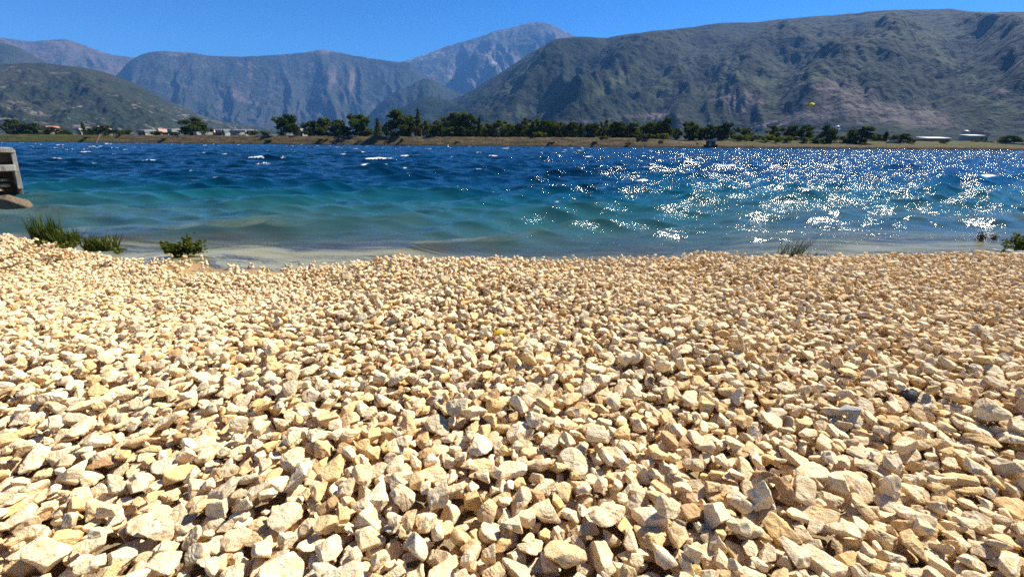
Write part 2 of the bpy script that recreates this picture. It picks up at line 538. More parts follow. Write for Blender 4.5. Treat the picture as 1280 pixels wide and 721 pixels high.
# ---------------------------------------------------------------- deposit the gravel
CELL = 0.0068
X0, X1, Y0, Y1 = -10.0, 8.2, 0.25, 9.6
nx, ny = int((X1 - X0) / CELL), int((Y1 - Y0) / CELL)
cx = X0 + (np.arange(nx) + 0.5) * CELL; cy = Y0 + (np.arange(ny) + 0.5) * CELL
CX, CY = np.meshgrid(cx, cy)
HM = (beach_z(CX, CY) - PILE * (1 - 0.40 * sstep(np.hypot(CX * 0.55, CY), 1.3, 4.4)) ** 2 * (1 - 0.6 * sstep(sandy(CX), 0.2, 0.8) * sstep(CY - crest_y(CX), -0.5, 0))).astype(np.float32)
OWN = np.full(HM.shape, -1, np.int32)
H0 = HM.copy()


def fsize(x, y):
    """the stones get smaller towards the water"""
    return 1 - 0.40 * sstep(np.hypot(x * 0.55, y), 1.3, 4.4)


def allowed(x, y):
    d = y - crest_y(x)
    vis = (np.abs(x) < 1.14 * y + 1.5)
    sand_cut = np.where(sandy(x) > 0.35, 0.02 + 0.14 * P3(x * 2.2, y * 2.2), 0.62)
    return vis & ((d < sand_cut) | ((d < 0.8) & (P1(x * 9.1 + 4, y * 9.3) > 0.52)))


def rand_rot(r, tilt):
    az = r.uniform(0, 2 * math.pi)
    t = abs(r.normal()) * tilt
    ta = r.uniform(0, 2 * math.pi)
    ca, sa = math.cos(az), math.sin(az)
    Rz = np.array([[ca, -sa, 0], [sa, ca, 0], [0, 0, 1]])
    a = np.array([math.cos(ta), math.sin(ta), 0])
    K = np.array([[0, -a[2], a[1]], [a[2], 0, -a[0]], [-a[1], a[0], 0]])
    T = np.eye(3) + math.sin(t) * K + (1 - math.cos(t)) * K @ K
    flip = np.diag([1, -1, -1]) if r.random() < 0.5 else np.eye(3)
    return T @ Rz @ flip


cand = np.stack([rng.uniform(X0 + .2, X1 - .2, 400000), rng.uniform(Y0 + .15, Y1 - .2, 400000)], 1)
cand = cand[allowed(cand[:, 0], cand[:, 1])]
area = len(cand) / 400000 * (X1 - X0 - .4) * (Y1 - Y0 - .35)
DENS = 1080
kp = rng.random(len(cand)) < 0.60 / fsize(cand[:, 0], cand[:, 1])
DENS = DENS * float((1 / fsize(cand[:, 0], cand[:, 1])).mean())
cand = cand[kp]
NST = int(area * DENS)
stones = []      # (proto, R, scale, x, y, z, tint)


def drop(pi, Rm, sc, x, y, q=0.86):
    pr = protos[pi]
    Nn = pr['N'] @ Rm.T; Hn = pr['H'] * sc
    m = int(sc * 1.45 / CELL) + 1
    ix = int((x - X0) / CELL); iy = int((y - Y0) / CELL)
    a0, a1, b0, b1 = max(iy - m, 0), min(iy + m + 1, ny), max(ix - m, 0), min(ix + m + 1, nx)
    Xl = cx[b0:b1][None, :] - x; Yl = cy[a0:a1][:, None] - y
    upm = Nn[:, 2] > 0.02; dnm = Nn[:, 2] < -0.02
    tu = (Hn[upm][:, None, None] - Nn[upm, 0][:, None, None] * Xl - Nn[upm, 1][:, None, None] * Yl) / Nn[upm, 2][:, None, None]
    up = tu.min(0)
    tl = (Hn[dnm][:, None, None] - Nn[dnm, 0][:, None, None] * Xl - Nn[dnm, 1][:, None, None] * Yl) / Nn[dnm, 2][:, None, None]
    lo = tl.max(0)
    ok = up > lo
    if ok.sum() < 6: return None
    W = HM[a0:a1, b0:b1]
    df = np.sort((W - lo)[ok])
    z = df[min(int(len(df) * q), len(df) - 1)]
    return z, up, ok, (a0, a1, b0, b1)


pool = cand[rng.permutation(len(cand))]
kk = 0
for i in range(NST):
    c4 = pool[rng.integers(0, len(pool), 5)]
    hv = []
    for (x, y) in c4:
        ix = int((x - X0) / CELL); iy = int((y - Y0) / CELL)
        w = HM[iy - 3:iy + 4:3, ix - 3:ix + 4:3]
        hv.append(w.mean() - H0[iy, ix])
    x, y = c4[int(np.argmin(hv))]
    sc = float(np.clip(rng.lognormal(math.log(0.0285), 0.27), 0.013, 0.050))
    if rng.random() < 0.12: sc *= 0.6
    sc *= float(fsize(x, y))
    pi = int(rng.integers(0, NP))
    best = None
    for t in range(2):
        Rm = rand_rot(rng, 0.34)
        r_ = drop(pi, Rm, sc, x, y)
        if r_ is None: continue
        if best is None or r_[0] < best[1][0]: best = (Rm, r_)
    if best is None: continue
    Rm, (z, up, ok, (a0, a1, b0, b1)) = best
    top = up + z
    W = HM[a0:a1, b0:b1]
    hit = ok & (top > W)
    W[hit] = top[hit]
    OWN[a0:a1, b0:b1][hit] = len(stones)
    t = rng.random()
    u = rng.random()
    tint = (0.0 + 0.30 * u) if t < 0.66 else (0.42 + 0.20 * u) if t < 0.90 else (0.72 + 0.12 * u) if t < 0.972 else (0.90 + 0.10 * u)
    stones.append((pi, Rm, sc, x, y, float(z), tint))
NS = len(stones)
SP = np.array([s[3:6] for s in stones])
rel = SP - CAM
SD = rel @ FWD
PXs = 640 + FPX * (rel @ RT) / np.maximum(SD, .05)
PYs = 360.5 - FPX * (rel @ UP) / np.maximum(SD, .05)
cells = np.bincount(OWN[OWN >= 0], minlength=NS)
infr = (PXs > -10) & (PXs < 1290) & (PYs < 735)
size_px = np.where(infr, cells / SD ** 3, 0)
SSC = np.array([s[2] for s in stones])
full = cells * CELL ** 2 / (SSC ** 2)
size_px = np.where(full > 0.7, size_px, size_px * 0.4)
order = np.argsort(-size_px)
indiv = [int(i) for i in order[:300]]
iset = set(indiv)
mm = allowed(CX, CY) & (CY < crest_y(CX) - .3); print('pile top', float((HM - beach_z(CX, CY))[mm].mean()), 'stones', NS, 'visible', int((cells > 8).sum()), 'area', round(area, 1))

# the mass of gravel: one object
V, F, SM, T = [], [], [], []
off = 0
for i, (pi, Rm, sc, x, y, z, tint) in enumerate(stones):
    if i in iset or cells[i] < 3: continue
    D = SD[i]
    L = 4 if D < 2.3 else (3 if D < 4.4 else 2)
    dv, fc = protos[pi]['mesh'][L]
    V.append((dv * sc) @ Rm.T + (x, y, z)); F.append(fc + off); off += len(dv)
    SM.append(np.full(len(fc), False)); T.append(np.full(len(dv), tint))
gravel = mesh_np('gravel', np.concatenate(V), np.concatenate(F), M['stone_all'], smooth=np.concatenate(SM), attrs={'tint': np.concatenate(T)})
tag(gravel, 'cream and sandy crushed limestone gravel covering the shore', 'gravel', kind='stuff')

# the nearest three hundred stones, one by one
proto_me = {}
for pi in range(NP):
    dv, fc = protos[pi]['mesh'][5]
    o = mesh_np('limestone_chunk', dv, fc, M['stone_each'], smooth=False)
    proto_me[pi] = o.data
    bpy.data.objects.remove(o)


def col_word(t): return 'pale cream' if t < 0.36 else 'sandy yellow' if t < 0.67 else 'greyish' if t < 0.87 else 'reddish brown'


XZ = [(0, 'bottom left corner'), (190, 'lower left'), (380, 'left of centre'), (570, 'bottom centre'), (760, 'right of centre'), (950, 'lower right'), (1120, 'bottom right corner')]


def zone(px, py):
    zx = [w for a, w in XZ if px >= a or a == 0][-1]
    zy = 'lowest edge' if py > 672 else 'second band up' if py > 620 else 'upper band'
    return zx, zy


prep = {}
for i in indiv:
    pi, Rm, sc, x, y, z, tint = stones[i]
    szw = 'small' if sc < 0.030 else 'large' if sc > 0.038 else 'middling'
    zx, zy = zone(PXs[i], PYs[i])
    if zy == 'lowest edge': where = 'at the lowest edge, ' + zx
    elif zy == 'second band up': where = 'just above the lowest edge, ' + zx
    else: where = 'in the upper near band, ' + zx
    where = where.replace('bottom left corner', 'far left').replace('bottom right corner', 'far right').replace('bottom centre', 'centre').replace('lower left', 'left').replace('lower right', 'right')
    prep.setdefault(f'{szw} {protos[pi]["shape"]} {col_word(tint)} stone {where}', []).append(i)
for lab, ids in prep.items():
    ids.sort(key=lambda j: PXs[j])
    for q, i in enumerate(ids):
        l2 = lab
        if len(ids) == 2: l2 += (', left one', ', right one')[q] if abs(PXs[ids[0]] - PXs[ids[1]]) > 25 else ((', upper one', ', lower one') if PYs[ids[0]] < PYs[ids[1]] else (', lower one', ', upper one'))[q]
        elif len(ids) == 3: l2 += (', leftmost', ', between two', ', rightmost')[q]
        elif len(ids) > 3: l2 += f', {["leftmost", "second from left", "third from left", "fourth from left", "fifth from left", "sixth from left"][min(q, 5)]}' if q < len(ids) - 1 else ', rightmost'
        pi, Rm, sc, x, y, z, tint = stones[i]
        o = bpy.data.objects.new('stone', proto_me[pi])
        mw = np.eye(4); mw[:3, :3] = Rm * sc; mw[:3, 3] = (x, y, z)
        link(o)
        o.matrix_world = Matrix(mw.tolist())
        o.color = (tint, tint, tint, 1)
        tag(o, l2, 'stone', 'larger stones at the near edge of the gravel')


def surface_z(x, y, r=0.02):
    ix = int((x - X0) / CELL); iy = int((y - Y0) / CELL); m = max(1, int(r / CELL))
    return float(np.percentile(HM[iy - m:iy + m + 1, ix - m:ix + m + 1], 70))


def odd_stone(name, px, py, pi, sc, mat, label, cat, rz=0.4, sink=0.35, squash=(1, 1, 1)):
    p = on_z(px, py, 0.06)
    dv, fc = protos[pi]['mesh'][5]
    o = mesh_np(name, dv * np.array(squash), fc, mat)
    zz = surface_z(p[0], p[1], sc)
    o.location = (p[0], p[1], zz + sc * sink); o.scale = (sc, sc, sc); o.rotation_euler = (0.1, 0.15, rz)
    tag(o, label, cat)
    return o


odd_stone('stone', 1147, 470, 1, 0.036, M['grey_stone'], 'dark blue grey rough stone lying alone among the cream gravel', 'stone', 0.9)
odd_stone('stone', 1067, 493, 5, 0.040, M['pale_grey_stone'], 'smooth pale grey oval pebble near the dark blue grey stone', 'stone', 2.4, 0.3, (1.2, 0.95, 0.7))
odd_stone('rock', 430, 331, 9, 0.062, M['tan_rock'], 'tan rock sticking up alone on the water edge of the gravel', 'rock', 0.3, 0.5, (1.3, 0.9, .9))

# yellow leaf on the gravel
p = on_z(625, 402, 0.06)
zz = surface_z(p[0], p[1], 0.05)
lv, lf = [], []
for k in range(9):
    u = k / 8; w = 0.021 * math.sin(math.pi * u ** 0.8) + 0.0008
    x = -0.06 + 0.12 * u; zc_ = 0.018 * math.sin(u * 3.1) + 0.004
    lv += [(x, -w, zc_ + 0.006), (x, 0, zc_), (x, w, zc_ + 0.008)]
for k in range(8):
    a = k * 3
    lf += [(a, a + 1, a + 4, a + 3), (a + 1, a + 2, a + 5, a + 4)]
lo = mesh_np('fallen_leaf', lv, lf, M['leaf_yellow'])
sd = lo.modifiers.new('thickness', 'SOLIDIFY'); sd.thickness = 0.0012
bm = bmesh.new()
add_box(bm, (0.083, 0, 0.006), (0.05, 0.003, 0.003))
lo.location = (p[0], p[1], zz + 0.015); lo.rotation_euler = (R(32), R(-8), R(22))
tag(lo, 'single yellow fallen leaf lying on the pale gravel', 'leaf')
bm_obj('leaf_stalk', bm, M['leaf_yellow'], lo)

# ================================================================== WATER
rows = []
y = 3.3
while y < 182:
    rows.append(y); y += max(0.028, min(0.0042 * y, 0.40))
rows = np.array(rows + [182.0])
NCOL = 860
tau = np.linspace(-1.75, 1.55, NCOL)
WYr = rows[:, None] / (1 + 0.1275 * tau[None, :]); WX = WYr * tau[None, :]
WY = np.broadcast_to(WYr, WX.shape).copy()
sp = np.maximum(np.gradient(rows)[:, None], rows[:, None] * (tau[1] - tau[0]))
wdep = lake_depth(WX, WY)
amp_d = np.clip(wdep / 0.45, 0.03, 1.0)
wr = np.random.default_rng(5)
hz = np.zeros_like(WX); dx = np.zeros_like(WX); dy = np.zeros_like(WX)
big = np.zeros_like(WX)
NW = 46
for i in range(NW):
    lam = 0.24 * (4.6 / 0.24) ** (i / (NW - 1))
    th = R(-72) + wr.normal() * (R(19) if lam > 1 else R(30))
    kx, ky = math.cos(th), math.sin(th)
    k = 2 * math.pi / lam
    sl = (0.066 if lam < 0.8 else 0.092) if lam < 2.6 else 0.092 * (2.6 / lam) ** 1.2
    a = sl / k
    w = np.clip((lam / sp - 2.2) / 2.0, 0, 1) * amp_d
    if lam < 0.6: w = w * 0.8
    phs = k * (kx * WX + ky * WY) + wr.uniform(0, 6.28)
    s_, c_ = np.sin(phs), np.cos(phs)
    hz += w * a * c_; dx -= w * a * 0.75 * kx * s_; dy -= w * a * 0.75 * ky * s_
    if lam > 0.9: big += w * a * c_
sg = big[(WY > 12) & (WY < 60)].std()
gust = fbm(P3, WX * 0.06, WY * 0.11, 3)
foam = sstep(big / sg, 1.75, 2.6) * sstep(gust + 0.35 * sstep(WX / WY, -0.3, 0.9), -0.05, 0.35) * sstep(WY, 7, 11)
foam += 0.75 * sstep(big / sg, 2.1, 2.7) * sstep(WY, 20, 40)
foam += 0.8 * sstep(hz / hz[(WY > 12) & (WY < 60)].std(), 2.05, 2.6) * sstep(WY, 9, 14)
foam *= sstep(P2(WX * 0.75, WY * 0.75) + 0.3 * P1(WX * 2.2, WY * 2.2), 0.0, 0.4)
# the breakers that stand out
for px, py, L_, ang, wd in ((757, 237, 1.5, 0.30, 0.16), (530, 263, 0.8, 0.30, 0.16), (640, 240, 1.0, 0.15, 0.09), (425, 202, 1.0, .3, .25), (150, 194, 1.3, 0.3, 0.3), (100, 186, 1.0, .3, .3), (255, 216, .7, .3, .2), (330, 204, 0.9, .3, .2), (700, 248, .5, .3, .08), (460, 238, .6, .3, .08), (560, 240, 0.7, .25, .08), (805, 230, 0.8, .1, .12), (900, 208, 1.0, .3, .2)):
    c = on_z(px, py, WATER_Z + 0.04)
    u = (WX - c[0]) * math.cos(ang) + (WY - c[1]) * math.sin(ang)
    vv = -(WX - c[0]) * math.sin(ang) + (WY - c[1]) * math.cos(ang)
    g_ = np.exp(-(u / L_) ** 4) * np.exp(-(vv / (wd * (1 + 0.4 * (c[1] > 30)))) ** 2)
    foam = np.maximum(foam, 0.8 * g_ * (0.65 + 0.6 * P2(u * 3, vv * 5 + 9)))
    hz += 0.05 * np.exp(-(u / L_) ** 4) * np.exp(-((vv - 0.05) / (wd * 1.6)) ** 2)
# small lapping foam along the shore
edge = WY - crest_y(WX) - 0.75
foam = np.maximum(foam, 0.55 * np.exp(-((edge - 0.35 - 0.5 * P1(WX * 0.8, 3.3)) / 0.10) ** 2) * sstep(P2(WX * 0.9, 1.7), 0.05, 0.4) * sstep(WX, -1.0, 1.5))
co = np.stack([WX + dx, WY + dy, WATER_Z + hz], -1).reshape(-1, 3)
water = mesh_np('lake_water', co, grid_faces(*WX.shape), M['water'], attrs={'depth': wdep.ravel(), 'foam': np.clip(foam, 0, 1).ravel(), 'fine': np.broadcast_to(sstep(sp, 0.05, 0.4), WX.shape).ravel()})
tag(water, 'choppy blue lake with whitecaps and sun glitter', 'water', kind='structure')

# ================================================================== FAR BANK AND PLAIN
bx = np.concatenate([np.linspace(-700, -330, 20), np.arange(-326, 270, 1.2), np.linspace(272, 700, 20)])
XLOW = at_y(905, 180, 150)[0]
prof_off = np.array([-3, 0, 0.7, 1.8, 3.2, 4.6, 5.8, 6.6, 8.5, 12, 18, 26, 36, 60])
hi = np.array([-1.4, -.45, 0.1, 0.75, 1.5, 2.25, 2.8, 3.05, 3.1, 3.0, 2.9, 2.9, 2.9, 2.9])
lw = np.array([-1.4, -.45, 0.25, 0.65, 0.85, 0.9, 1.0, 1.1, 1.35, 1.8, 2.3, 2.8, 2.9, 2.9])
po = np.concatenate([np.interp(np.linspace(0, 11, 45), np.arange(14), prof_off), prof_off[12:]])
ph_ = np.interp(po, prof_off, hi); pl_ = np.interp(po, prof_off, lw)
mixx = sstep(bx, XLOW - 22, XLOW + 6)
BX = np.repeat(bx[None, :], len(po), 0)
BYb = bank_y(BX) + po[:, None] + 0.5 * P1(BX * 0.11, 0.3) + 0.25 * P2(BX * 0.4, .9)
BZ = ph_[:, None] * (1 - mixx[None, :]) + pl_[:, None] * mixx[None, :]
env = np.clip(po / 1.5, 0, 1)[:, None] * np.clip((40 - po) / 30, 0, 1)[:, None]
BZ = BZ + env * (0.22 * fbm(P1, BX * 0.25, BYb * 0.5, 4))
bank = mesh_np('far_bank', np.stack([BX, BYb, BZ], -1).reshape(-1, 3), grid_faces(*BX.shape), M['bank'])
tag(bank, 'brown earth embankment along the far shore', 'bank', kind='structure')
pxs = np.linspace(-9000, 9000, 61); pys = np.geomspace(90, 9500, 40)
PXg, PYg = np.meshgrid(pxs, pys)
row0 = bank_y(np.clip(PXg, -690, 690)) + 45
PYg = np.maximum(PYg, row0)
plain = mesh_np('plain', np.stack([PXg, PYg, np.full_like(PXg, PLAIN_Z - 0.05)], -1).reshape(-1, 3), grid_faces(*PXg.shape),
                simple('field_ground', (0.10, 0.11, 0.045), 0.95, 0.4, 0.01, 0.05))
tag(plain, 'flat fields between the far bank and the mountains', 'plain', kind='structure')

# ================================================================== MOUNTAINS


def mountain(name, label, sky, d_crest, d_foot, mat, prof=1.15, rav=0.10, rav_l=0.16, nc=340, nr=110, seed=1, spurs=(), rough=0.012, lush=(), grass=(), bare=()):
    xs_ = np.array([p[0] for p in sky], float); ysk = np.array([p[1] for p in sky], float)
    px = np.linspace(xs_[0], xs_[-1], nc)
    py = np.interp(px, xs_, ysk)
    # soften the corners of the traced skyline a little
    ker = np.hanning(9); ker /= ker.sum()
    py = np.convolve(np.pad(py, 4, mode='edge'), ker, 'valid')
    rays = np.stack([ray(a, b) for a, b in zip(px, py)])
    hd = np.hypot(rays[:, 0], rays[:, 1])
    az = np.arctan2(rays[:, 0], rays[:, 1])
    P, Q = Perlin(seed), Perlin(seed + 50)
    cosz = np.cos(az - az.mean())
    dc = d_crest * (1 + 0.05 * P(az * 5, 0.5))
    zc = CAM_H + dc * rays[:, 2] / hd
    t = np.concatenate([np.linspace(0, 1, nr), np.linspace(1.02, 1.6, 22)])
    Tm, A = np.meshgrid(t, az, indexing='ij')
    DC = np.repeat(dc[None, :], len(t), 0); ZC = np.repeat(zc[None, :], len(t), 0)
    base = PLAIN_Z - 4
    df = d_foot * (1 + 0.10 * P(A * 4, 7.5))
    D = df + (DC - df) * Tm
    sarc = A * d_crest / (d_crest * rav_l)
    warp = 0.35 * fbm(Q, sarc * 0.7, Tm * 1.6, 3)
    rg = ridged(P, sarc + warp, Tm * 0.9 + 3.3, 5, 0.52) - 0.5
    up_ = np.clip(Tm, 0, 1)
    pf = up_ ** prof
    Z = base + (ZC - base) * pf
    envt = np.sin(np.pi * np.clip(up_, 0, 1) ** 0.8) ** 0.9
    hs = (ZC - base)
    lump = fbm(Q, sarc * 0.45 + 2, Tm * 1.3, 3)
    delta = hs * envt * (rav * rg + rav * 0.8 * lump)
    fine_ = fbm(Q, sarc * 5, Tm * 9, 4, 0.6) * rough * d_crest * 0.12
    for (p_top, p_bot, w, a, t0, t1) in spurs:
        c = p_top * up_ + p_bot * (1 - up_)
        PXm = np.repeat(px[None, :], len(t), 0)
        g = np.exp(-np.abs((PXm - c + 12 * P(Tm * 5, p_top * 0.1)) / w) ** 1.6)
        delta = delta + a * hs * g * sstep(up_, t0, t0 + 0.18) * (1 - sstep(up_, t1 - 0.25, t1))
    Z = Z + delta + fine_ * (0.3 + envt) * np.clip(Tm * 6, 0, 1) + fbm(P, sarc * 3, Tm * 2, 4, .6) * hs * 0.006
    # no point in front of the crest may stand above the traced skyline
    lim = CAM_H + (ZC - CAM_H) * D / DC
    front = Tm <= 1
    over = Z - (lim - 0.03 * hs * (1 - up_))
    Z = np.where(front & (over > 0), Z - over * (1 - 0.0), Z)
    back = Tm > 1
    Z = np.where(back, ZC - (Tm - 1) * hs * 1.25 + fine_ * 0.2, Z)
    Z = np.maximum(Z, base - 5)
    X = D * np.sin(A); Y = D * np.cos(A)
    # ground cover: where the scrub, the grass and the bare soil lie on this slope
    rel_ = np.stack([X, Y, Z - CAM_H], -1)
    dpt = np.maximum(rel_ @ FWD, 1.0)
    QX = 640 + FPX * (rel_ @ RT) / dpt; QY = 360.5 - FPX * (rel_ @ UP) / dpt
    att = {}
    for nm_, lst in (('lush', lush), ('grass', grass), ('bare', bare)):
        a_ = np.zeros_like(X)
        for (qx, qy, wx, wy, an) in lst:
            ca, sa = math.cos(R(an)), math.sin(R(an))
            u_ = (QX - qx) * ca + (QY - qy) * sa; v_ = -(QX - qx) * sa + (QY - qy) * ca
            a_ = np.maximum(a_, np.exp(-(u_ / wx) ** 2 - (v_ / wy) ** 2))
        att[nm_] = a_.ravel()
    o = mesh_np(name, np.stack([X, Y, Z], -1).reshape(-1, 3), grid_faces(*X.shape), mat, attrs=att)
    tag(o, label, 'mountain', kind='structure')
    return o


mauve = hill_mat('mauve_mountain', (0.0375, 0.0315, 0.0255), (0.0638, 0.0488, 0.0413), (0.1500, 0.1275, 0.1125), (0.0825, 0.0600, 0.0525), 0.34, 0.0022)
cliff = hill_mat('cliff_mountain', (0.0150, 0.0168, 0.0138), (0.0300, 0.0288, 0.0252), (0.0960, 0.0900, 0.0840), (0.0360, 0.0324, 0.0282), 0.33, 0.0026, streak=0.55)
peakm = hill_mat('high_peak', (0.0225, 0.0248, 0.0210), (0.0488, 0.0450, 0.0390), (0.2550, 0.2325, 0.2175), (0.0900, 0.0788, 0.0675), 0.40, 0.0022, streak=0.2)
darkh = hill_mat('dark_hill', (0.018, 0.024, 0.016), (0.032, 0.034, 0.024), (0.11, 0.1, 0.085), (0.034, 0.034, 0.026), 0.24, 0.004)
karst = hill_mat('karst_hill', (0.0104, 0.0168, 0.0096), (0.0208, 0.0248, 0.0144), (0.1600, 0.1440, 0.1200), (0.0360, 0.0336, 0.0240), 0.33, 0.0075, low_scree=0.13, zref=240)
green = hill_mat('scrub_hill', (0.0068, 0.0143, 0.0075), (0.0143, 0.0224, 0.0116), (0.0884, 0.0714, 0.0612), (0.0231, 0.0286, 0.0170), 0.30, 0.0050, low_scree=0.10, zref=400, dark=(0.0041, 0.0068, 0.0048))

mountain('mountain', 'bare mauve mountain on the far left skyline', [(-330, 30), (-150, 38), (0, 47), (20, 50), (45, 52), (60, 50), (82, 49), (105, 56), (122, 63), (140, 69), (158, 71), (180, 74), (215, 90), (260, 120), (310, 160)], 7200, 5000, mauve, seed=21, rav=0.10, rav_l=0.10)
mountain('mountain', 'high peak in the middle with pale scree', [(430, 170), (450, 112), (475, 88), (500, 78), (520, 72), (545, 63), (560, 57), (580, 52), (600, 46), (618, 39), (632, 36), (650, 32), (665, 28), (676, 27), (690, 31), (705, 39), (722, 46), (760, 72), (800, 100), (860, 150)], 7900, 4800, peakm, seed=33, rav=0.13, rav_l=0.10, spurs=((640, 560, 30, 0.10, .1, .8),), bare=((605, 60, 24, 7, 0), (650, 34, 30, 5, -15), (570, 88, 16, 16, -45), (600, 95, 14, 18, 10), (585, 118, 34, 6, 10), (535, 97, 8, 5, 0), (690, 45, 20, 6, 20), (640, 75, 12, 20, 35)))
mountain('mountain', 'long cliff fronted mountain left of the high peak', [(110, 150), (140, 100), (160, 78), (175, 69), (188, 65), (205, 64), (240, 66), (262, 70), (300, 71), (345, 69), (380, 66), (402, 62), (420, 65), (440, 69), (470, 74), (490, 77), (512, 78), (530, 92), (550, 110), (575, 132), (600, 158)], 5900, 3900, cliff, prof=1.5, seed=27, rav=0.075, rav_l=0.075, bare=((400, 64, 26, 4, 0), (215, 67, 22, 4, 0), (312, 90, 5, 14, 0), (415, 95, 6, 16, 5), (298, 122, 12, 5, 30), (440, 100, 4, 18, 8)))
mountain('mountain', 'low blue grey shoulder above the left hill', [(-330, 35), (-100, 48), (0, 53), (25, 60), (45, 72), (70, 82), (110, 100), (150, 130), (180, 160)], 4300, 3000, darkh, seed=41, nc=160)
mountain('hill', 'dark rocky knoll in the valley mouth', [(440, 160), (462, 143), (474, 130), (486, 120), (496, 113), (510, 109), (520, 103), (530, 98), (540, 99), (556, 108), (575, 117), (600, 128), (640, 160)], 4100, 3300, darkh, seed=45, nc=170, rav_l=0.05)
mountain('hill', 'wooded karst hill with grey rock patches on the left', [(-420, 60), (-200, 72), (0, 81), (30, 79), (55, 79), (80, 82), (105, 85), (125, 89), (145, 95), (165, 103), (185, 113), (205, 123), (225, 133), (250, 143), (275, 151), (310, 158), (360, 163), (420, 168)], 2300, 1250, karst, seed=61, nc=420, nr=150, rav=0.07, rav_l=0.12, rough=0.02)
mountain('hill', 'small green hump in front of the knoll', [(450, 165), (480, 148), (498, 138), (512, 129), (524, 123), (534, 120), (546, 122), (560, 125), (600, 128), (660, 140), (740, 165)], 2900, 2000, green, seed=47, nc=170, rav=0.06)
mountain('mountain', 'broad scrub covered mountain filling the right', [(500, 158), (530, 143), (555, 129), (575, 121), (595, 110), (612, 99), (628, 89), (640, 82), (655, 72), (668, 64), (680, 57), (688, 51), (700, 48), (725, 46), (760, 47), (785, 43), (815, 39), (840, 37), (870, 33), (900, 29), (935, 28), (960, 26), (1000, 22), (1040, 19), (1080, 15), (1110, 13), (1150, 12), (1185, 11), (1215, 14), (1250, 15), (1300, 15), (1400, 20), (1560, 35), (1750, 70)],
         3200, 1300, green, prof=1.12, seed=73, nc=760, nr=260, rav=0.075, rav_l=0.26, rough=0.034,
         spurs=((868, 690, 34, 0.14, .05, .95), (1000, 905, 40, 0.11, .05, .9), (1100, 1020, 34, 0.08, .0, .6), (1130, 1120, 48, 0.13, .25, .85), (1200, 1345, 30, 0.15, .05, .95), (760, 590, 30, 0.13, .2, .95), (715, 560, 16, 0.06, .3, .95)),
         lush=((735, 65, 40, 16, 20), (690, 90, 18, 34, 25), (800, 70, 45, 14, 10), (885, 50, 25, 10, 0), (870, 95, 40, 14, -25), (985, 58, 48, 14, 8), (1042, 78, 16, 7, 0), (1128, 88, 44, 22, 10), (1150, 110, 50, 8, 12),
               (1205, 62, 48, 16, 18), (1240, 95, 40, 18, 20), (940, 80, 20, 14, 0), (1210, 130, 30, 8, 10), (760, 125, 50, 7, -10), (690, 130, 40, 9, 0), (1080, 35, 60, 6, 0)),
         grass=((1195, 85, 60, 9, 42), (1240, 130, 40, 12, 15), (1015, 97, 20, 9, -20), (912, 98, 14, 22, 5), (655, 138, 14, 10, 0), (765, 105, 50, 8, -35), (835, 100, 34, 9, -40), (1150, 45, 70, 6, 0), (960, 100, 20, 12, 0), (640, 108, 30, 8, -35)),
         bare=((920, 125, 30, 18, 10), (1060, 125, 55, 26, 12), (1140, 145, 60, 16, 5), (1252, 113, 14, 5, 0), (1278, 80, 14, 5, 0), (1010, 145, 40, 12, 0), (975, 152, 40, 5, -15), (820, 145, 40, 4, 0)))

# ================================================================== TREES


def leaf_cloud(pts, size, r, flat=0.0):
    n_ = len(pts)
    a = r.normal(size=(n_, 3)); a /= np.linalg.norm(a, axis=1)[:, None]
    b = np.cross(a, r.normal(size=(n_, 3))); b /= np.linalg.norm(b, axis=1)[:, None]
    s = size * r.uniform(0.6, 1.4, (n_, 1))
    q = np.stack([pts - a * s, pts + b * s * 0.6, pts + a * s, pts - b * s * 0.6], 1).reshape(-1, 3)
    return q, np.arange(n_ * 4).reshape(-1, 4)


def tube(bm, a, b, r0, r1, seg=6):
    a, b = Vector(a), Vector(b); d = (b - a).normalized()
    u = d.orthogonal().normalized(); w = d.cross(u)
    A = [bm.verts.new(a + (u * math.cos(k * 2 * math.pi / seg) + w * math.sin(k * 2 * math.pi / seg)) * r0) for k in range(seg)]
    B = [bm.verts.new(b + (u * math.cos(k * 2 * math.pi / seg) + w * math.sin(k * 2 * math.pi / seg)) * r1) for k in range(seg)]
    for k in range(seg): bm.faces.new((A[k], A[(k + 1) % seg], B[(k + 1) % seg], B[k]))
    bm.faces.new(A[::-1]); bm.faces.new(B)


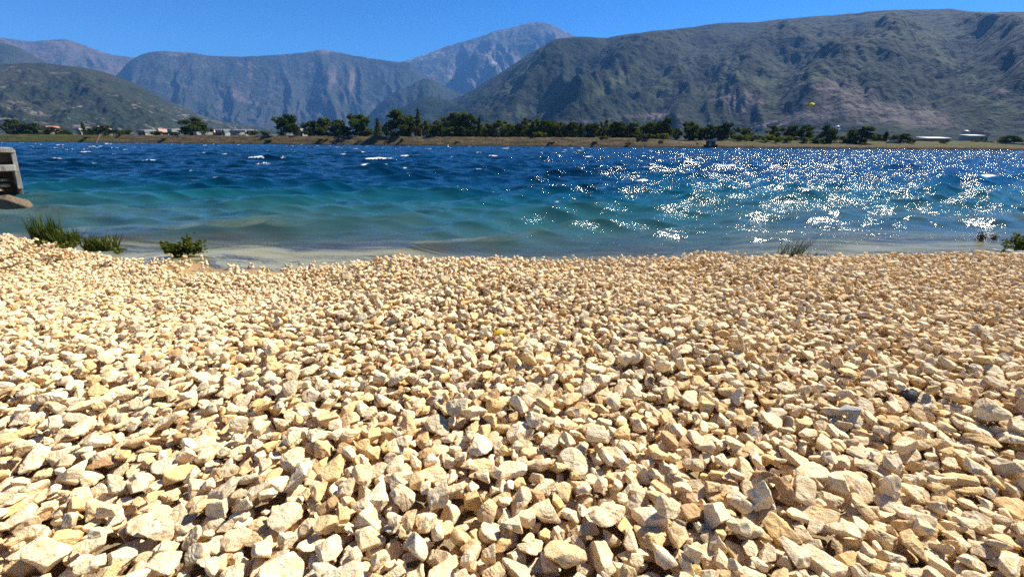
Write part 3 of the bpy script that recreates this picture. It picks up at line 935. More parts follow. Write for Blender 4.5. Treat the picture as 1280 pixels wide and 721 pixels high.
def tree_meshes(kind, seed):
    """unit tree: height 1, crown about 1 wide"""
    r = np.random.default_rng(seed)
    pts = []
    limbs = []
    if kind in ('round', 'open'):
        nl = 24 if kind == 'round' else 17
        for k in range(nl):
            zc_ = 0.08 + 0.80 * (k + r.random()) / nl
            wmax = 0.42 * math.sin(math.pi * min(1, (zc_ + 0.10) / 1.12) ** 0.9) ** 0.6
            a = r.uniform(0, 6.28); rr = wmax * math.sqrt(r.uniform(0.05, 1))
            c = np.array([rr * math.cos(a), rr * math.sin(a), zc_])
            lr = r.uniform(0.12, 0.2) * (1 if kind == 'round' else 0.82)
            m_ = 120
            d = r.normal(size=(m_, 3)); d /= np.linalg.norm(d, axis=1)[:, None]
            pts.append(c + d * lr * r.uniform(0.45, 1.0, (m_, 1)) * np.array([1, 1, 0.75]))
            limbs.append(c)
        size = 0.042
    elif kind == 'conifer':
        for k in range(26):
            zc_ = 0.08 + 0.9 * (k / 26); wr_ = 0.48 * (1 - zc_) ** 0.8 + 0.02
            for j in range(5):
                a = r.uniform(0, 6.28); m_ = 16
                l = r.uniform(0, 1, (m_, 1)) * wr_ * r.uniform(.7, 1.1)
                pts.append(np.concatenate([l * math.cos(a), l * math.sin(a), zc_ - l * 0.25], 1) + r.normal(size=(m_, 3)) * 0.025)
        size = 0.04
    elif kind == 'poplar':
        m_ = 1500
        z_ = r.uniform(0.04, 1, m_); wv_ = 0.45 * np.sin(np.pi * np.clip(z_, 0, 1) ** 0.7) ** 0.6
        a = r.uniform(0, 6.28, m_); l = wv_ * np.sqrt(r.uniform(0.1, 1, m_)) * (0.75 + 0.35 * np.sin(z_ * 23 + 3 * a))
        pts.append(np.stack([l * np.cos(a), l * np.sin(a), z_], 1)); size = 0.05
    else:  # shrub
        for k in range(11):
            a = r.uniform(0, 6.28); rr = 0.36 * math.sqrt(r.random()); lr = r.uniform(0.12, 0.22)
            c = np.array([rr * math.cos(a), rr * math.sin(a), r.uniform(0.2, 0.72) * (1 - 0.5 * rr)])
            m_ = 100
            d = r.normal(size=(m_, 3)); d /= np.linalg.norm(d, axis=1)[:, None]
            pts.append(c + d * lr * r.uniform(0.4, 1.0, (m_, 1)) * np.array([1, 1, 1.2]))
            limbs.append(c)
        size = 0.05
    pts = np.concatenate(pts)
    pts[:, 2] = np.clip(pts[:, 2], 0.03, 1.02)
    q, f = leaf_cloud(pts, size, r)
    bm = bmesh.new()
    if kind == 'poplar' or kind == 'conifer':
        tube(bm, (0, 0, -0.03), (0, 0, 0.9), 0.035, 0.008)
    elif kind == 'shrub':
        for c in limbs[:5]: tube(bm, (c[0] * .2, c[1] * .2, -0.05), tuple(c), 0.018, 0.006, 5)
    else:
        tube(bm, (0, 0, -0.03), (0.01, 0.0, 0.30), 0.034, 0.024)
        tube(bm, (0.01, 0.0, 0.30), (0.0, 0.02, 0.75), 0.024, 0.008)
        for c in limbs[:9]: tube(bm, (0.01, 0, r.uniform(.16, .4)), tuple(c), 0.014, 0.004, 5)
    tm = bpy.data.meshes.new('trunk'); bmesh.ops.recalc_face_normals(bm, faces=bm.faces); bm.to_mesh(tm); bm.free()
    tm.materials.append(M['bark'])
    return q, f, tm


TREE_LIB = {}


def tree_proto(kind, var, leaf):
    key = (kind, var, leaf)
    if key not in TREE_LIB:
        q, f, tm = tree_meshes(kind, 500 + var * 7 + len(kind))
        o = mesh_np('crown', q, f, M[leaf], smooth=False)
        TREE_LIB[key] = (o.data, tm)
        bpy.data.objects.remove(o)
    return TREE_LIB[key]


NAME = {'round': 'broadleaf_tree', 'open': 'broadleaf_tree', 'conifer': 'conifer_tree', 'poplar': 'poplar_tree', 'shrub': 'shrub'}
tcount = 0


def ground_far(x, y):
    o = y - bank_y(x)
    m_ = float(sstep(x, XLOW - 22, XLOW + 6))
    return float(np.interp(o, po, ph_) * (1 - m_) + np.interp(o, po, pl_) * m_)


def tree(px, top, w, off, kind, leaf, label, cat='tree', group='trees along the far bank', base=None):
    """off: metres behind the water line of the far bank"""
    global tcount
    tcount += 1
    d = ray(px, top)
    # walk to the line parallel to the bank
    k = (178.0 + off) / (d[1] + 0.1275 * d[0])
    p = CAM + d * k
    zg = ground_far(p[0], p[1])
    h = p[2] - zg
    wm = w * depth_of(p) / FPX * (1.2 if kind in ('round', 'open') else 1.05)
    crown, trunk = tree_proto(kind, tcount % 3, leaf)
    e = empty(NAME[kind], (p[0], p[1], zg - 0.05), random.uniform(0, 6.28))
    tag(e, label, cat, group)
    for nm_, me in (('trunk' if kind != 'shrub' else 'stem', trunk), ('crown' if kind != 'shrub' else 'foliage', crown)):
        o = bpy.data.objects.new(nm_, me); link(o, e)
    e.scale = (wm, wm, max(0.5, h))
    return e


D_, M_, L_, B_ = 'leaf_dark', 'leaf_mid', 'leaf_light', 'leaf_brown'
TREES = [
    (10, 148, 20, 16, 'round', D_, 'dark round tree at the left edge of the far bank'),
    (25, 156, 11, 24, 'round', D_, 'small dark tree beside the leftmost dark tree'),
    (38, 153, 21, 20, 'round', D_, 'dark spreading tree left of the orange roofed house'),
    (66, 158, 18, 16, 'round', D_, 'low dark tree right of the orange roofed house'),
    (82, 160, 14, 26, 'shrub', D_, 'low dark bush left of the thin cypress'),
    (102, 153, 6, 20, 'poplar', D_, 'thin dark cypress beside a small white house'),
    (112, 160, 10, 24, 'round', D_, 'small dark tree left of the pink roofed house'),
    (128, 156, 20, 22, 'round', D_, 'dark tree right of the pink roofed house'),
    (143, 159, 16, 10, 'shrub', D_, 'dark rounded bush on the bank edge right of the pink roof'),
    (157, 160, 14, 24, 'shrub', D_, 'low dark bush left of the white sheds'),
    (195, 162, 20, 14, 'shrub', D_, 'wide low bush in front of the white sheds'),
    (214, 163, 22, 16, 'shrub', D_, 'low bush left of the big lone dark tree'),
    (238, 146, 30, 15, 'round', D_, 'big lone dark tree above the sloping beam on the bank'),
    (264, 160, 8, 18, 'round', D_, 'small dark tree right of the big lone tree'),
    (278, 162, 5, 22, 'poplar', D_, 'tiny dark cypress by the long white shed'),
    (314, 161, 18, 14, 'shrub', D_, 'dark low bush right of the long white shed'),
    (330, 162, 13, 13, 'shrub', D_, 'dark low bush left of the round dark tree'),
    (354, 141, 28, 14, 'round', D_, 'round dark tree standing alone left of the white house'),
    (388, 150, 22, 13, 'round', D_, 'dark tree just right of the white house'),
    (402, 146, 22, 18, 'round', M_, 'taller olive tree second in the clump by the white house'),
    (418, 148, 24, 22, 'round', D_, 'dark tree third in the clump by the white house'),
    (430, 156, 16, 14, 'round', M_, 'olive tree filling the gap left of the broad tall tree'),
    (447, 141, 34, 14, 'round', D_, 'broad tall dark tree left of the grey green conifer'),
    (471, 147, 15, 18, 'conifer', M_, 'grey green conifer between two broad dark trees'),
    (483, 158, 12, 16, 'shrub', D_, 'dark bush at the foot of the conifer'),
    (499, 136, 37, 13, 'round', D_, 'tallest broad dark tree left of the poplar'),
    (522, 135, 8, 15, 'poplar', M_, 'slender tall poplar beside the tallest dark tree'),
    (519, 154, 15, 12, 'shrub', B_, 'brownish bush under the poplar'),
    (533, 150, 15, 18, 'open', M_, 'thin olive tree right of the poplar'),
    (548, 155, 17, 11, 'round', D_, 'small round dark tree in front of the wide grove tree'),
    (543, 152, 16, 24, 'open', B_, 'brownish thin tree behind the small round dark tree'),
    (569, 139, 36, 20, 'round', M_, 'widest olive tree at the start of the long grove'),
    (563, 158, 16, 12, 'open', L_, 'light green tree in front of the widest olive tree'),
    (585, 141, 24, 18, 'round', D_, 'dark tall tree right of the widest olive tree'),
    (580, 158, 18, 12, 'round', D_, 'low dark tree before the dark tall grove tree'),
    (599, 146, 14, 16, 'conifer', D_, 'dark pointed tree in the long grove'),
    (607, 152, 14, 14, 'open', L_, 'light green tree right of the dark pointed tree'),
    (615, 153, 15, 16, 'open', B_, 'reddish brown tree in the long grove'),
    (628, 149, 22, 15, 'open', M_, 'olive tree right of the reddish brown tree'),
    (634, 158, 14, 11, 'round', D_, 'low dark tree in front of the olive tree by the grove middle'),
    (648, 153, 18, 14, 'round', D_, 'dark tree left of the twin tall olive trees'),
    (660, 146, 16, 17, 'open', M_, 'left of the twin tall olive trees in the grove'),
    (671, 147, 15, 16, 'open', M_, 'right of the twin tall olive trees in the grove'),
    (675, 163, 20, 9, 'shrub', L_, 'bright green bush below the twin olive trees'),
    (685, 149, 22, 15, 'round', D_, 'bushy dark tree right of the twin olive trees'),
    (699, 152, 17, 14, 'round', M_, 'olive tree in the right half of the grove'),
    (713, 151, 19, 15, 'round', D_, 'dark tree beside the olive tree of the right half of the grove'),
    (727, 153, 15, 14, 'conifer', D_, 'dark conifer shaped tree in the right half of the grove'),
    (742, 153, 20, 15, 'open', D_, 'loose dark tree left of the light tipped tall tree'),
    (757, 148, 13, 17, 'open', L_, 'light tipped tall thin tree in the grove'),
    (755, 170, 16, 8, 'shrub', L_, 'bright low bush on the bank under the light tipped tree'),
    (772, 151, 24, 15, 'round', D_, 'broad dark tree right of the light tipped tree'),
    (790, 152, 22, 15, 'round', M_, 'olive broad tree near the right end of the grove'),
    (812, 151, 17, 16, 'round', D_, 'dark tree left of the tall end tree of the grove'),
    (806, 166, 30, 9, 'shrub', M_, 'wide olive bush below the right end of the grove'),
    (833, 145, 20, 17, 'round', D_, 'tall dark end tree of the long grove'),
    (828, 164, 18, 12, 'shrub', L_, 'light bush below the tall end tree'),
    (848, 159, 10, 26, 'round', D_, 'small lone tree right of the tall end tree'),
    (864, 151, 22, 22, 'round', D_, 'dark pyramid shaped tree above the hut path'),
    (879, 158, 17, 24, 'round', D_, 'dark tree left above the lakeside hut'),
    (890, 155, 18, 26, 'round', D_, 'dark tree straight above the lakeside hut'),
    (908, 152, 20, 24, 'round', D_, 'tallest dark tree right of the lakeside hut'),
    (920, 158, 14, 28, 'open', M_, 'olive tree right of the tallest tree near the hut'),
    (935, 159, 14, 26, 'round', D_, 'small dark tree below the white hillside houses'),
    (926, 165, 20, 18, 'shrub', L_, 'light green bush right of the hut'),
    (943, 166, 18, 20, 'shrub', M_, 'olive bush in the green strip right of the hut'),
    (958, 166, 20, 16, 'shrub', L_, 'yellow green bush in the green strip'),
    (974, 156, 26, 26, 'open', M_, 'broad olive tree below the hillside road'),
    (993, 156, 15, 26, 'round', D_, 'left of two matching dark trees below the yellow kite'),
    (1011, 155, 19, 26, 'round', D_, 'right of two matching dark trees below the yellow kite'),
    (986, 168, 26, 14, 'shrub', L_, 'light green bush in front of the two matching trees'),
    (1012, 169, 22, 13, 'shrub', M_, 'olive bush in front of the right matching tree'),
    (971, 171, 10, 11, 'shrub', D_, 'small dark bush on the low bank'),
    (1037, 155, 18, 14, 'round', D_, 'dark upright tree left of the white and blue kite'),
    (1053, 167, 22, 14, 'shrub', M_, 'olive bush under the white and blue kite'),
    (1068, 169, 16, 14, 'shrub', L_, 'light bush left of the large dark right hand tree'),
    (1081, 157, 27, 13, 'round', D_, 'large dark tree right of the white and blue kite'),
    (1096, 167, 12, 24, 'round', D_, 'small dark tree right of the large dark tree'),
    (1109, 164, 14, 22, 'conifer', D_, 'dark pointed tree left of the low stone heap'),
    (1129, 166, 22, 15, 'round', M_, 'olive tree left of the long white roofed building'),
    (1142, 172, 10, 14, 'shrub', D_, 'dark bush at the end of the long white roofed building'),
    (1181, 175, 10, 13, 'shrub', D_, 'dark bush in front of the long white roofed building'),
    (1222, 174, 12, 22, 'shrub', M_, 'green bush left in front of the pale blue building'),
    (1236, 176, 12, 20, 'shrub', D_, 'dark bush right in front of the pale blue building'),
    (1262, 169, 22, 16, 'round', D_, 'dark tree near the right end of the far bank'),
    (1275, 174, 14, 22, 'round', D_, 'low dark tree at the right end of the far bank'),
]
for tr_ in TREES:
    tree(*tr_, cat='bush' if tr_[4] == 'shrub' else 'tree')
rb = random.Random(3)
for k in range(27):
    px = 541 + k * 11.2 + rb.uniform(-4, 4)
    tree(px, rb.uniform(150, 159), rb.uniform(15, 23), rb.uniform(26, 36), rb.choice(('round', 'round', 'open')), rb.choice((D_, D_, M_, M_, L_)),
         'half hidden tree in the back row of the long grove', 'tree', 'back row trees of the long grove')
BANK_SHRUBS = [(108, 170, 10, 3.5, 'dark shrub on the bank near the thin brown sloping beam'), (205, 172, 8, 3, 'dark shrub low on the bank by the lone tree'),
               (337, 174, 14, 2.5, 'flat dark shrub at the water below the round tree'), (404, 172, 14, 2.5, 'dark shrub at the water below the clump of trees'),
               (449, 175, 8, 2.5, 'round shrub at the water below the broad tall tree'), (502, 172, 8, 2.5, 'upright dark shrub at the water below the tallest tree'),
               (572, 177, 6, 2.5, 'small shrub at the water below the widest tree'), (690, 178, 9, 2.5, 'dark shrub at the water in the middle of the bank'),
               (743, 177, 12, 3, 'green shrub low on the bank below the loose tree'), (785, 179, 8, 2.2, 'dark shrub at the water right of the light bush'),
               (827, 175, 8, 4.2, 'round black green shrub on the bank left of the hut'), (148, 168, 7, 5, 'small shrub on the left end of the bank')]
for px, top, w, off, lab in BANK_SHRUBS:
    tree(px, top, w, off, 'shrub', D_, lab, 'shrub', 'shrubs on the slope of the far bank')

# ================================================================== BUILDINGS, SMALL FAR THINGS


def far_spot(px, py, off):
    d = ray(px, py)
    return CAM + d * ((178.0 + off) / (d[1] + 0.1275 * d[0]))


def house(name, px, top, w, off, roof, wall, label, cat, roof_h=0.4, deep=6.0, gable=True, group=None, z0=None, win=2, extra_h=0):
    p = far_spot(px, top, off)
    zg = ground_far(p[0], p[1]) if z0 is None else p[2] - z0
    wm = w * depth_of(p) / FPX; h = p[2] - zg
    e = empty(name, (p[0], p[1], zg), -math.atan(0.1275))
    tag(e, label, cat, group)
    hw = max(0.8, h * (1 - roof_h))
    bm = bmesh.new(); add_box(bm, (0, deep / 2, hw / 2 - 0.15), (wm, deep, hw + 0.3)); bm_obj('wall', bm, wall, e, bevel=0.02)
    bm = bmesh.new()
    o_ = 0.35
    if gable:
        add_prism(bm, [(-wm / 2 - o_, 0), (wm / 2 + o_, 0), (wm / 2 + o_, 0.12), (wm / 2 - 0.2 * wm, h - hw), (-wm / 2 + 0.2 * wm, h - hw), (-wm / 2 - o_, 0.12)], -o_, deep + o_)
        ro = bm_obj('roof', bm, roof, e)
    else:
        vs = add_box(bm, (0, deep / 2, (h - hw) / 2), (wm + 2 * o_, deep + 2 * o_, max(0.25, h - hw)))
        for v_ in vs:
            if v_.co.y > deep / 2: v_.co.z += 0.5
        ro = bm_obj('roof', bm, roof, e)
    ro.location = (0, 0, hw + 0.003)
    for k in range(win):
        bm = bmesh.new()
        xk = wm * ((k + 0.5) / win - 0.5)
        add_box(bm, (xk, -0.02, hw * 0.55), (min(1.1, wm * 0.16), 0.06, min(1.2, hw * 0.4)))
        bm_obj('window', bm, M['glass'], e)
    bm = bmesh.new(); add_box(bm, (wm * 0.36, -0.025, min(1.0, hw * .45)), (0.9, 0.07, min(2.0, hw * .9))); bm_obj('door', bm, M['dark_wood'], e)
    return e


house('house', 55, 157.5, 10, 45, M['red_roof'], M['cream'], 'cream house with orange roof among dark trees on the left', 'house', 0.45)
house('house', 97, 160.5, 6, 40, M['white_roof'], M['white'], 'tiny white house beside the thin cypress', 'house', 0.3)
house('house', 120, 157.5, 10, 46, M['pink_roof'], M['cream'], 'house with pinkish roof right of the thin cypress', 'house', 0.5)
house('shed', 176, 163, 10, 30, M['white_roof'], M['white'], 'white shed left of the low wide bush', 'shed', 0.3, gable=False)
house('house', 196, 161, 6, 60, M['pink_roof'], M['white'], 'white house with pale pink roof behind the wide bush', 'house', 0.5)
house('shed', 212, 161.6, 5, 62, M['white_roof'], M['white'], 'small white shed left of the big lone tree', 'shed', 0.4, gable=False)
house('house', 258, 162.0, 7, 40, M['pink_roof'], M['white'], 'small pale house just right of the big lone tree', 'house', 0.4)
house('shed', 271, 162.3, 11, 45, M['grey_roof'], M['blueish'], 'pale blue shed between the small tree and tiny cypress', 'shed', 0.35, gable=False)
house('shed', 297, 163, 20, 42, M['white_roof'], M['blueish'], 'long low shed with white sheet roof', 'shed', 0.35, gable=False, win=5)
house('house', 372, 161.0, 11, 30, M['white_roof'], M['white'], 'white house between the round tree and the tree clump', 'house', 0.35)
house('building', 1174, 172.8, 26, 24, M['white_roof'], M['red_roof'], 'long low building with white roof near the right shore', 'building', 0.4, gable=False, win=6)
e_ = house('building', 1222, 169.5, 17, 70, M['grey_roof'], M['blueish'], 'pale blue grey building below the white dome', 'building', 0.12, gable=False, win=5)
house('house', 1224, 163.5, 12, 110, M['pink_roof'], M['cream'], 'pinkish house behind the pale blue grey building', 'house', 0.45)
house('house', 1233, 166.0, 7, 95, M['white_roof'], M['white'], 'tiny white house right of the pinkish house', 'house', 0.4)
house('shed', 1277, 180.5, 6, 10, M['white_roof'], M['cream'], 'small pale shed at the right end of the bank', 'shed', 0.35, gable=False)
# dome
p = far_spot(1208, 163, 80)
bm = bmesh.new()
bmesh.ops.create_uvsphere(bm, u_segments=20, v_segments=12, radius=1.0)
bmesh.ops.bisect_plane(bm, geom=bm.verts[:] + bm.edges[:] + bm.faces[:], plane_co=(0, 0, 0), plane_no=(0, 0, -1), clear_outer=True)
dm = empty('domed_tower', (p[0], p[1], 2.9)); tag(dm, 'small white dome on a drum beside the pinkish house', 'dome')
o = bm_obj('dome', bm, M['white_roof'], dm, smooth=True); rr = 3.6 * depth_of(p) / FPX
o.scale = (rr, rr, 2.4 * depth_of(p) / FPX); o.location = (0, 0, p[2] - 2.9 - 2.4 * depth_of(p) / FPX)
bm = bmesh.new(); bmesh.ops.create_cone(bm, cap_ends=True, segments=20, radius1=rr * .93, radius2=rr * .9, depth=p[2] - 2.9 - 2.4 * depth_of(p) / FPX)
o = bm_obj('drum', bm, M['blueish'], dm); o.location = (0, 0, (p[2] - 2.9 - 2.4 * depth_of(p) / FPX) / 2 - 0.004)


# hillside houses, standing on the slope of the right mountain
dg = bpy.context.evaluated_depsgraph_get()
HILL = [o for o in bpy.data.objects if o.get('label', '').startswith('broad scrub')][0]


def on_hill(px, py):
    d = ray(px, py); d /= np.linalg.norm(d)
    ok_, loc, nrm, _ = HILL.ray_cast(Vector(CAM), Vector(d))
    return np.array(loc) if ok_ else CAM + d * 1300


for px, py, w, hp, lab in ((889, 156, 5, 2.0, 'white hillside house above the lakeside hut'), (950, 160, 5, 3.0, 'brightest white hillside house left of the broad olive tree'),
                           (941, 161.5, 4, 1.6, 'low white hillside house left of the brightest one'), (963, 156.5, 8, 2.2, 'long white hillside building under the pale track'),
                           (972, 154, 5, 2.0, 'upper white hillside house at the end of the pale track'), (1000, 164, 3.5, 3.0, 'narrow white house between the two matching dark trees')):
    p = on_hill(px, py)
    dd_ = depth_of(p); wm = w * dd_ / FPX; h = hp * dd_ / FPX
    e = empty('house', p + np.array([0, 0, -h * 0.3])); tag(e, lab, 'house', 'white houses at the foot of the right mountain')
    bm = bmesh.new(); add_box(bm, (0, 0, h * .35), (wm, wm * .7, h * .7 + h * .5)); bm_obj('wall', bm, M['white'], e)
    bm = bmesh.new(); add_prism(bm, [(-wm * .54, 0), (wm * .54, 0), (wm * .25, h * .35), (-wm * .25, h * .35)], -wm * .4, wm * .4)
    o = bm_obj('roof', bm, M['white_roof'], e); o.location = (0, 0, h * .955)


# white vans parked on the bank
def make_van():
    e = empty('van', (0, 0, 0))
    bm = bmesh.new()
    add_prism(bm, [(-2.3, 0.35), (2.2, 0.35), (2.3, 0.9), (1.9, 1.15), (1.3, 1.95), (-2.2, 2.0), (-2.3, 1.8)], -0.9, 0.9)
    bm_obj('body', bm, M['white_roof'], e, bevel=0.06)
    bm = bmesh.new(); add_prism(bm, [(1.9, 1.2), (1.42, 1.85), (1.36, 1.85), (1.84, 1.2)], -0.75, 0.75)
    for v_ in bm.verts: v_.co.x += 0.05
    bm_obj('windscreen', bm, M['glass'], e)
    for s_ in (-1, 1):
        bm = bmesh.new(); add_box(bm, (0.75, s_ * 0.905, 1.5), (0.9, 0.02, 0.5)); bm_obj('side_window', bm, M['glass'], e)
        for x_ in (-1.4, 1.4):
            bm = bmesh.new(); bmesh.ops.create_cone(bm, cap_ends=True, segments=16, radius1=0.35, radius2=0.35, depth=0.24, matrix=Matrix.Translation((x_, s_ * 0.82, 0.35)) @ Matrix.Rotation(math.pi / 2, 4, 'X'))
            bm_obj('wheel', bm, M['tyre'], e)
    return e


van0 = make_van()
VANS = [(247, 'white van left of the upper end of the dark sloping beam'), (260, 'white van right of the upper end of the dark sloping beam'), (301, 'white van in front of the long low shed'), (361, 'white van below the round dark tree')
        ]
for i, (px, lab) in enumerate(VANS):
    if i == 0: o = van0
    else:
        o = van0.copy(); link(o)
        for ch in list(van0.children):
            c = ch.copy(); link(c, o)
    p = far_spot(px, 168 + (px - 235) * 0.012, 10.5)
    o.location = (p[0], p[1], ground_far(p[0], p[1]) + 0.05); o.rotation_euler = (0, 0, -0.127 + math.pi / 2 * random.choice((1, -1)) + random.uniform(-.25, .25))
    o.scale = (0.8, 0.8, 0.78)
    tag(o, lab, 'van', 'white vans parked along the bank')

# lakeside hut
p = far_spot(890.5, 180, 1.2)
e = empty('hut', (p[0], p[1], 0.3), -0.127)
tag(e, 'dark wooden hut with grey roof at the water edge', 'hut')
u = depth_of(p) / FPX
bm = bmesh.new(); add_box(bm, (-0.3, 1.2, 0.75), (9 * u, 2.4, 1.9)); bm_obj('wall', bm, M['dark_wood'], e)
bm = bmesh.new(); add_prism(bm, [(-6 * u, 0), (5 * u, 0), (5.6 * u, 0.12), (3.2 * u, 0.75), (-4.6 * u, 0.75), (-6 * u, 0.12)], -0.5, 3.0)
o = bm_obj('roof', bm, M['grey_roof'], e); o.location = (0, 0, 1.703)
bm = bmesh.new(); add_box(bm, (5.6 * u, 1.0, 0.5), (3.5 * u, 2.0, 0.12)); bm_obj('porch_deck', bm, M['dark_wood'], e)
bm = bmesh.new(); add_box(bm, (-0.8, -0.02, 0.6), (0.8, 0.06, 1.5)); bm_obj('door', bm, M['grey_roof'], e)
for sx in (-3.9 * u, 3.2 * u, 6.8 * u):
    bm = bmesh.new(); add_box(bm, (sx, 0.15, -0.45), (0.16, 0.16, 1.7)); bm_obj('stilt', bm, M['dark_wood'], e)


def beam(px0, py0, px1, py1, mat, label, wd=0.9):
    a = far_spot(px0, py0, 7.2); b = far_spot(px1, py1, -0.4)
    a[2] = max(a[2], ground_far(a[0], a[1]) + 0.35); b[2] = WATER_Z + 0.1
    A, B = Vector(a), Vector(b)
    d = B - A; L = d.length
    e = empty('slope_chute', (A + B) / 2)
    rot = d.to_track_quat('X', 'Z').to_matrix()
    e.rotation_euler = rot.to_euler()
    tag(e, label, 'beam')
    bm = bmesh.new(); add_box(bm, (0, 0, 0), (L, wd, 0.14)); bm_obj('deck', bm, mat, e)
    for s_ in (-1, 1):
        bm = bmesh.new(); add_box(bm, (0, s_ * (wd / 2 + 0.052), 0.08), (L * .995, 0.1, 0.34)); bm_obj('side_wall', bm, mat, e)


beam(255, 168.5, 243, 178.3, M['dark_wood'], 'dark sloping beam running down the bank below the lone tree')
beam(126, 168.5, 119, 172.5, M['stained'], 'thin brown sloping beam on the left of the bank', 0.4)
beam(871, 177.5, 881, 184.5, M['dark_wood'], 'dark sloping beam on the bank left of the hut')
# buoy
p = on_z(560, 184.5, WATER_Z)
e = empty('buoy', (p[0], min(p[1], bank_y(p[0]) - 6), WATER_Z)); tag(e, 'small white buoy near the middle of the far shore', 'buoy')
bm = bmesh.new(); bmesh.ops.create_uvsphere(bm, u_segments=16, v_segments=10, radius=0.26); o = bm_obj('float', bm, M['white_cloth'], e, smooth=True); o.location = (0, 0, .15)
bm = bmesh.new(); bmesh.ops.create_cone(bm, cap_ends=True, segments=10, radius1=0.12, radius2=0.05, depth=0.5); o = bm_obj('mast', bm, M['white_cloth'], e); o.location = (0, 0, 0.6)


# kites
def kite(px, py, off, span, chord, drop_, rot, cmat, tmat, label, mid=None):
    p = far_spot(px, py, off)
    e = empty('kite', p); tag(e, label, 'kite')
    e.rotation_euler = rot
    nu, nv = 17, 7
    vs = []
    for a in range(nu):
        u = a / (nu - 1) * 2 - 1
        ang = u * 1.25
        X = span / 2 * math.sin(ang) / math.sin(1.25); Zt = drop_ * (math.cos(ang) - 1) / (1 - math.cos(1.25))
        ch = chord * (1 - 0.72 * abs(u) ** 2.2)
        for b in range(nv):
            w = b / (nv - 1)
            vs.append((X, (w - 0.35) * ch, Zt + 0.10 * chord * math.sin(math.pi * w)))
    f = grid_faces(nu, nv)
    o = mesh_np('canopy', vs, f, cmat, e)
    sd_ = o.modifiers.new('thickness', 'SOLIDIFY'); sd_.thickness = 0.03
    bm = bmesh.new()
    for a in range(nu - 1):
        tube(bm, vs[a * nv], vs[(a + 1) * nv], 0.12, 0.12, 8)
    bm_obj('leading_edge', bm, tmat, e, smooth=True)
    if mid:
        k = [q for q in range(5, nu - 6)]
        vv = [(x, y, z + 0.035) for a in range(5, nu - 5) for (x, y, z) in vs[a * nv + 1:a * nv + nv - 1]]
        o = mesh_np('panel', vv, grid_faces(nu - 10, nv - 2), mid, e)
        sd2 = o.modifiers.new('thickness', 'SOLIDIFY'); sd2.thickness = 0.08; sd2.offset = 0
    return e


kite(1015.5, 130.5, 20, 3.3, 1.15, 0.9, (R(38), R(-24), R(22)), M['yellow'], M['yellow_dark'], 'yellow kite flying in front of the right mountain')
kite(1048.5, 159.8, 15, 2.9, 1.3, 1.9, (R(60), 0, R(8)), M['white_cloth'], M['white_cloth'], 'white and blue arched kite low over the bushes', M['blue_cloth'])
# low stone heap
p = far_spot(1117, 171, 14)
for k, (ox, sc) in enumerate(((0, 1.5),)):
    dv, fc = protos[6]['mesh'][4]
    o = mesh_np('boulder', dv * np.array([1.4, 1, .9]), fc, M['pale_grey_stone']); o.location = (p[0], p[1], ground_far(p[0], p[1]) + .5); o.scale = (sc,) * 3
    tag(o, 'pale boulder on the low bank right of the dark pointed tree', 'boulder')

# ================================================================== CONCRETE STRUCTURE ON THE LEFT
pa = on_z(30, 254, WATER_Z)          # lower right corner of the pier at the water
ua = depth_of(pa) / FPX
yB = pa[1]
AZP = math.atan2(pa[0], pa[1])
e = empty('concrete_pier', pa, -AZP + R(4))
tag(e, 'weathered concrete pier standing in the water at the left edge', 'pier')


def loc_(px, py):
    """point of the pier's front plane seen at this pixel, as (along, up)"""
    d_ = ray(px, py); rz_ = e.rotation_euler[2]
    nx_, ny_ = -math.sin(rz_), math.cos(rz_)
    t_ = (nx_ * pa[0] + ny_ * pa[1]) / (nx_ * d_[0] + ny_ * d_[1])
    q_ = CAM + d_ * t_ - pa
    return (float(q_[0] * math.cos(rz_) + q_[1] * math.sin(rz_)), float(q_[2]))


tl, tr1, ml, mr, br = loc_(-150, 184), loc_(18, 186), loc_(-150, 213), loc_(24, 213), loc_(29, 236)
deep = 0.9
bm = bmesh.new(); add_prism(bm, [(tl[0], tl[1] - .09), (loc_(17, 189)[0], tr1[1] - .09), (tr1[0], tr1[1] - .07), (tr1[0] - .03, tr1[1] + .02), (tl[0], tl[1] + .02)], -0.05, deep); bm_obj('top_slab', bm, M['concrete'], e, bevel=0.006)
# slanting side wall
a0 = loc_(13, 187.6); a1 = loc_(18.5, 187.6); b1_ = loc_(29, 236); b0_ = loc_(22.5, 236)
bm = bmesh.new(); add_prism(bm, [a0, a1, b1_, b0_], -0.02, deep - .1); bm_obj('side_wall', bm, M['concrete'], e, bevel=0.006)
bm = bmesh.new(); add_prism(bm, [(tl[0], ml[1] - .10), (loc_(20, 213)[0], ml[1] - .10), (loc_(20, 213)[0], ml[1] + .05), (tl[0], ml[1] + .05)], -0.06, 0.19); bm_obj('ledge', bm, M['concrete'], e, bevel=0.015)
bm = bmesh.new(); add_prism(bm, [(tl[0], ml[1] - .05), (loc_(18, 214)[0], ml[1] - .05), (loc_(13, 188)[0], tl[1] - .095), (tl[0], tl[1] - .095)], 0.16, deep - .2); bm_obj('upper_panel', bm, M['stained'], e)
bm = bmesh.new(); add_prism(bm, [(tl[0], -0.8), (loc_(24, 246)[0], -0.8), (loc_(20, 216)[0], ml[1] - .12), (tl[0], ml[1] - .12)], 0.75, deep - .3); bm_obj('lower_panel', bm, M['stained'], e)
bm = bmesh.new(); add_prism(bm, [(loc_(22, 236)[0], b0_[1] + .05), (b1_[0] - .01, b1_[1] + .05), (loc_(35, 254)[0], -0.5), (loc_(24, 254)[0], -0.5)], 0.05, deep - .2); bm_obj('footing', bm, M['stained'], e, bevel=0.03)
q = on_z(2, 256.5, WATER_Z)
dv, fc = protos[0]['mesh'][5]
s_ = ua * 20
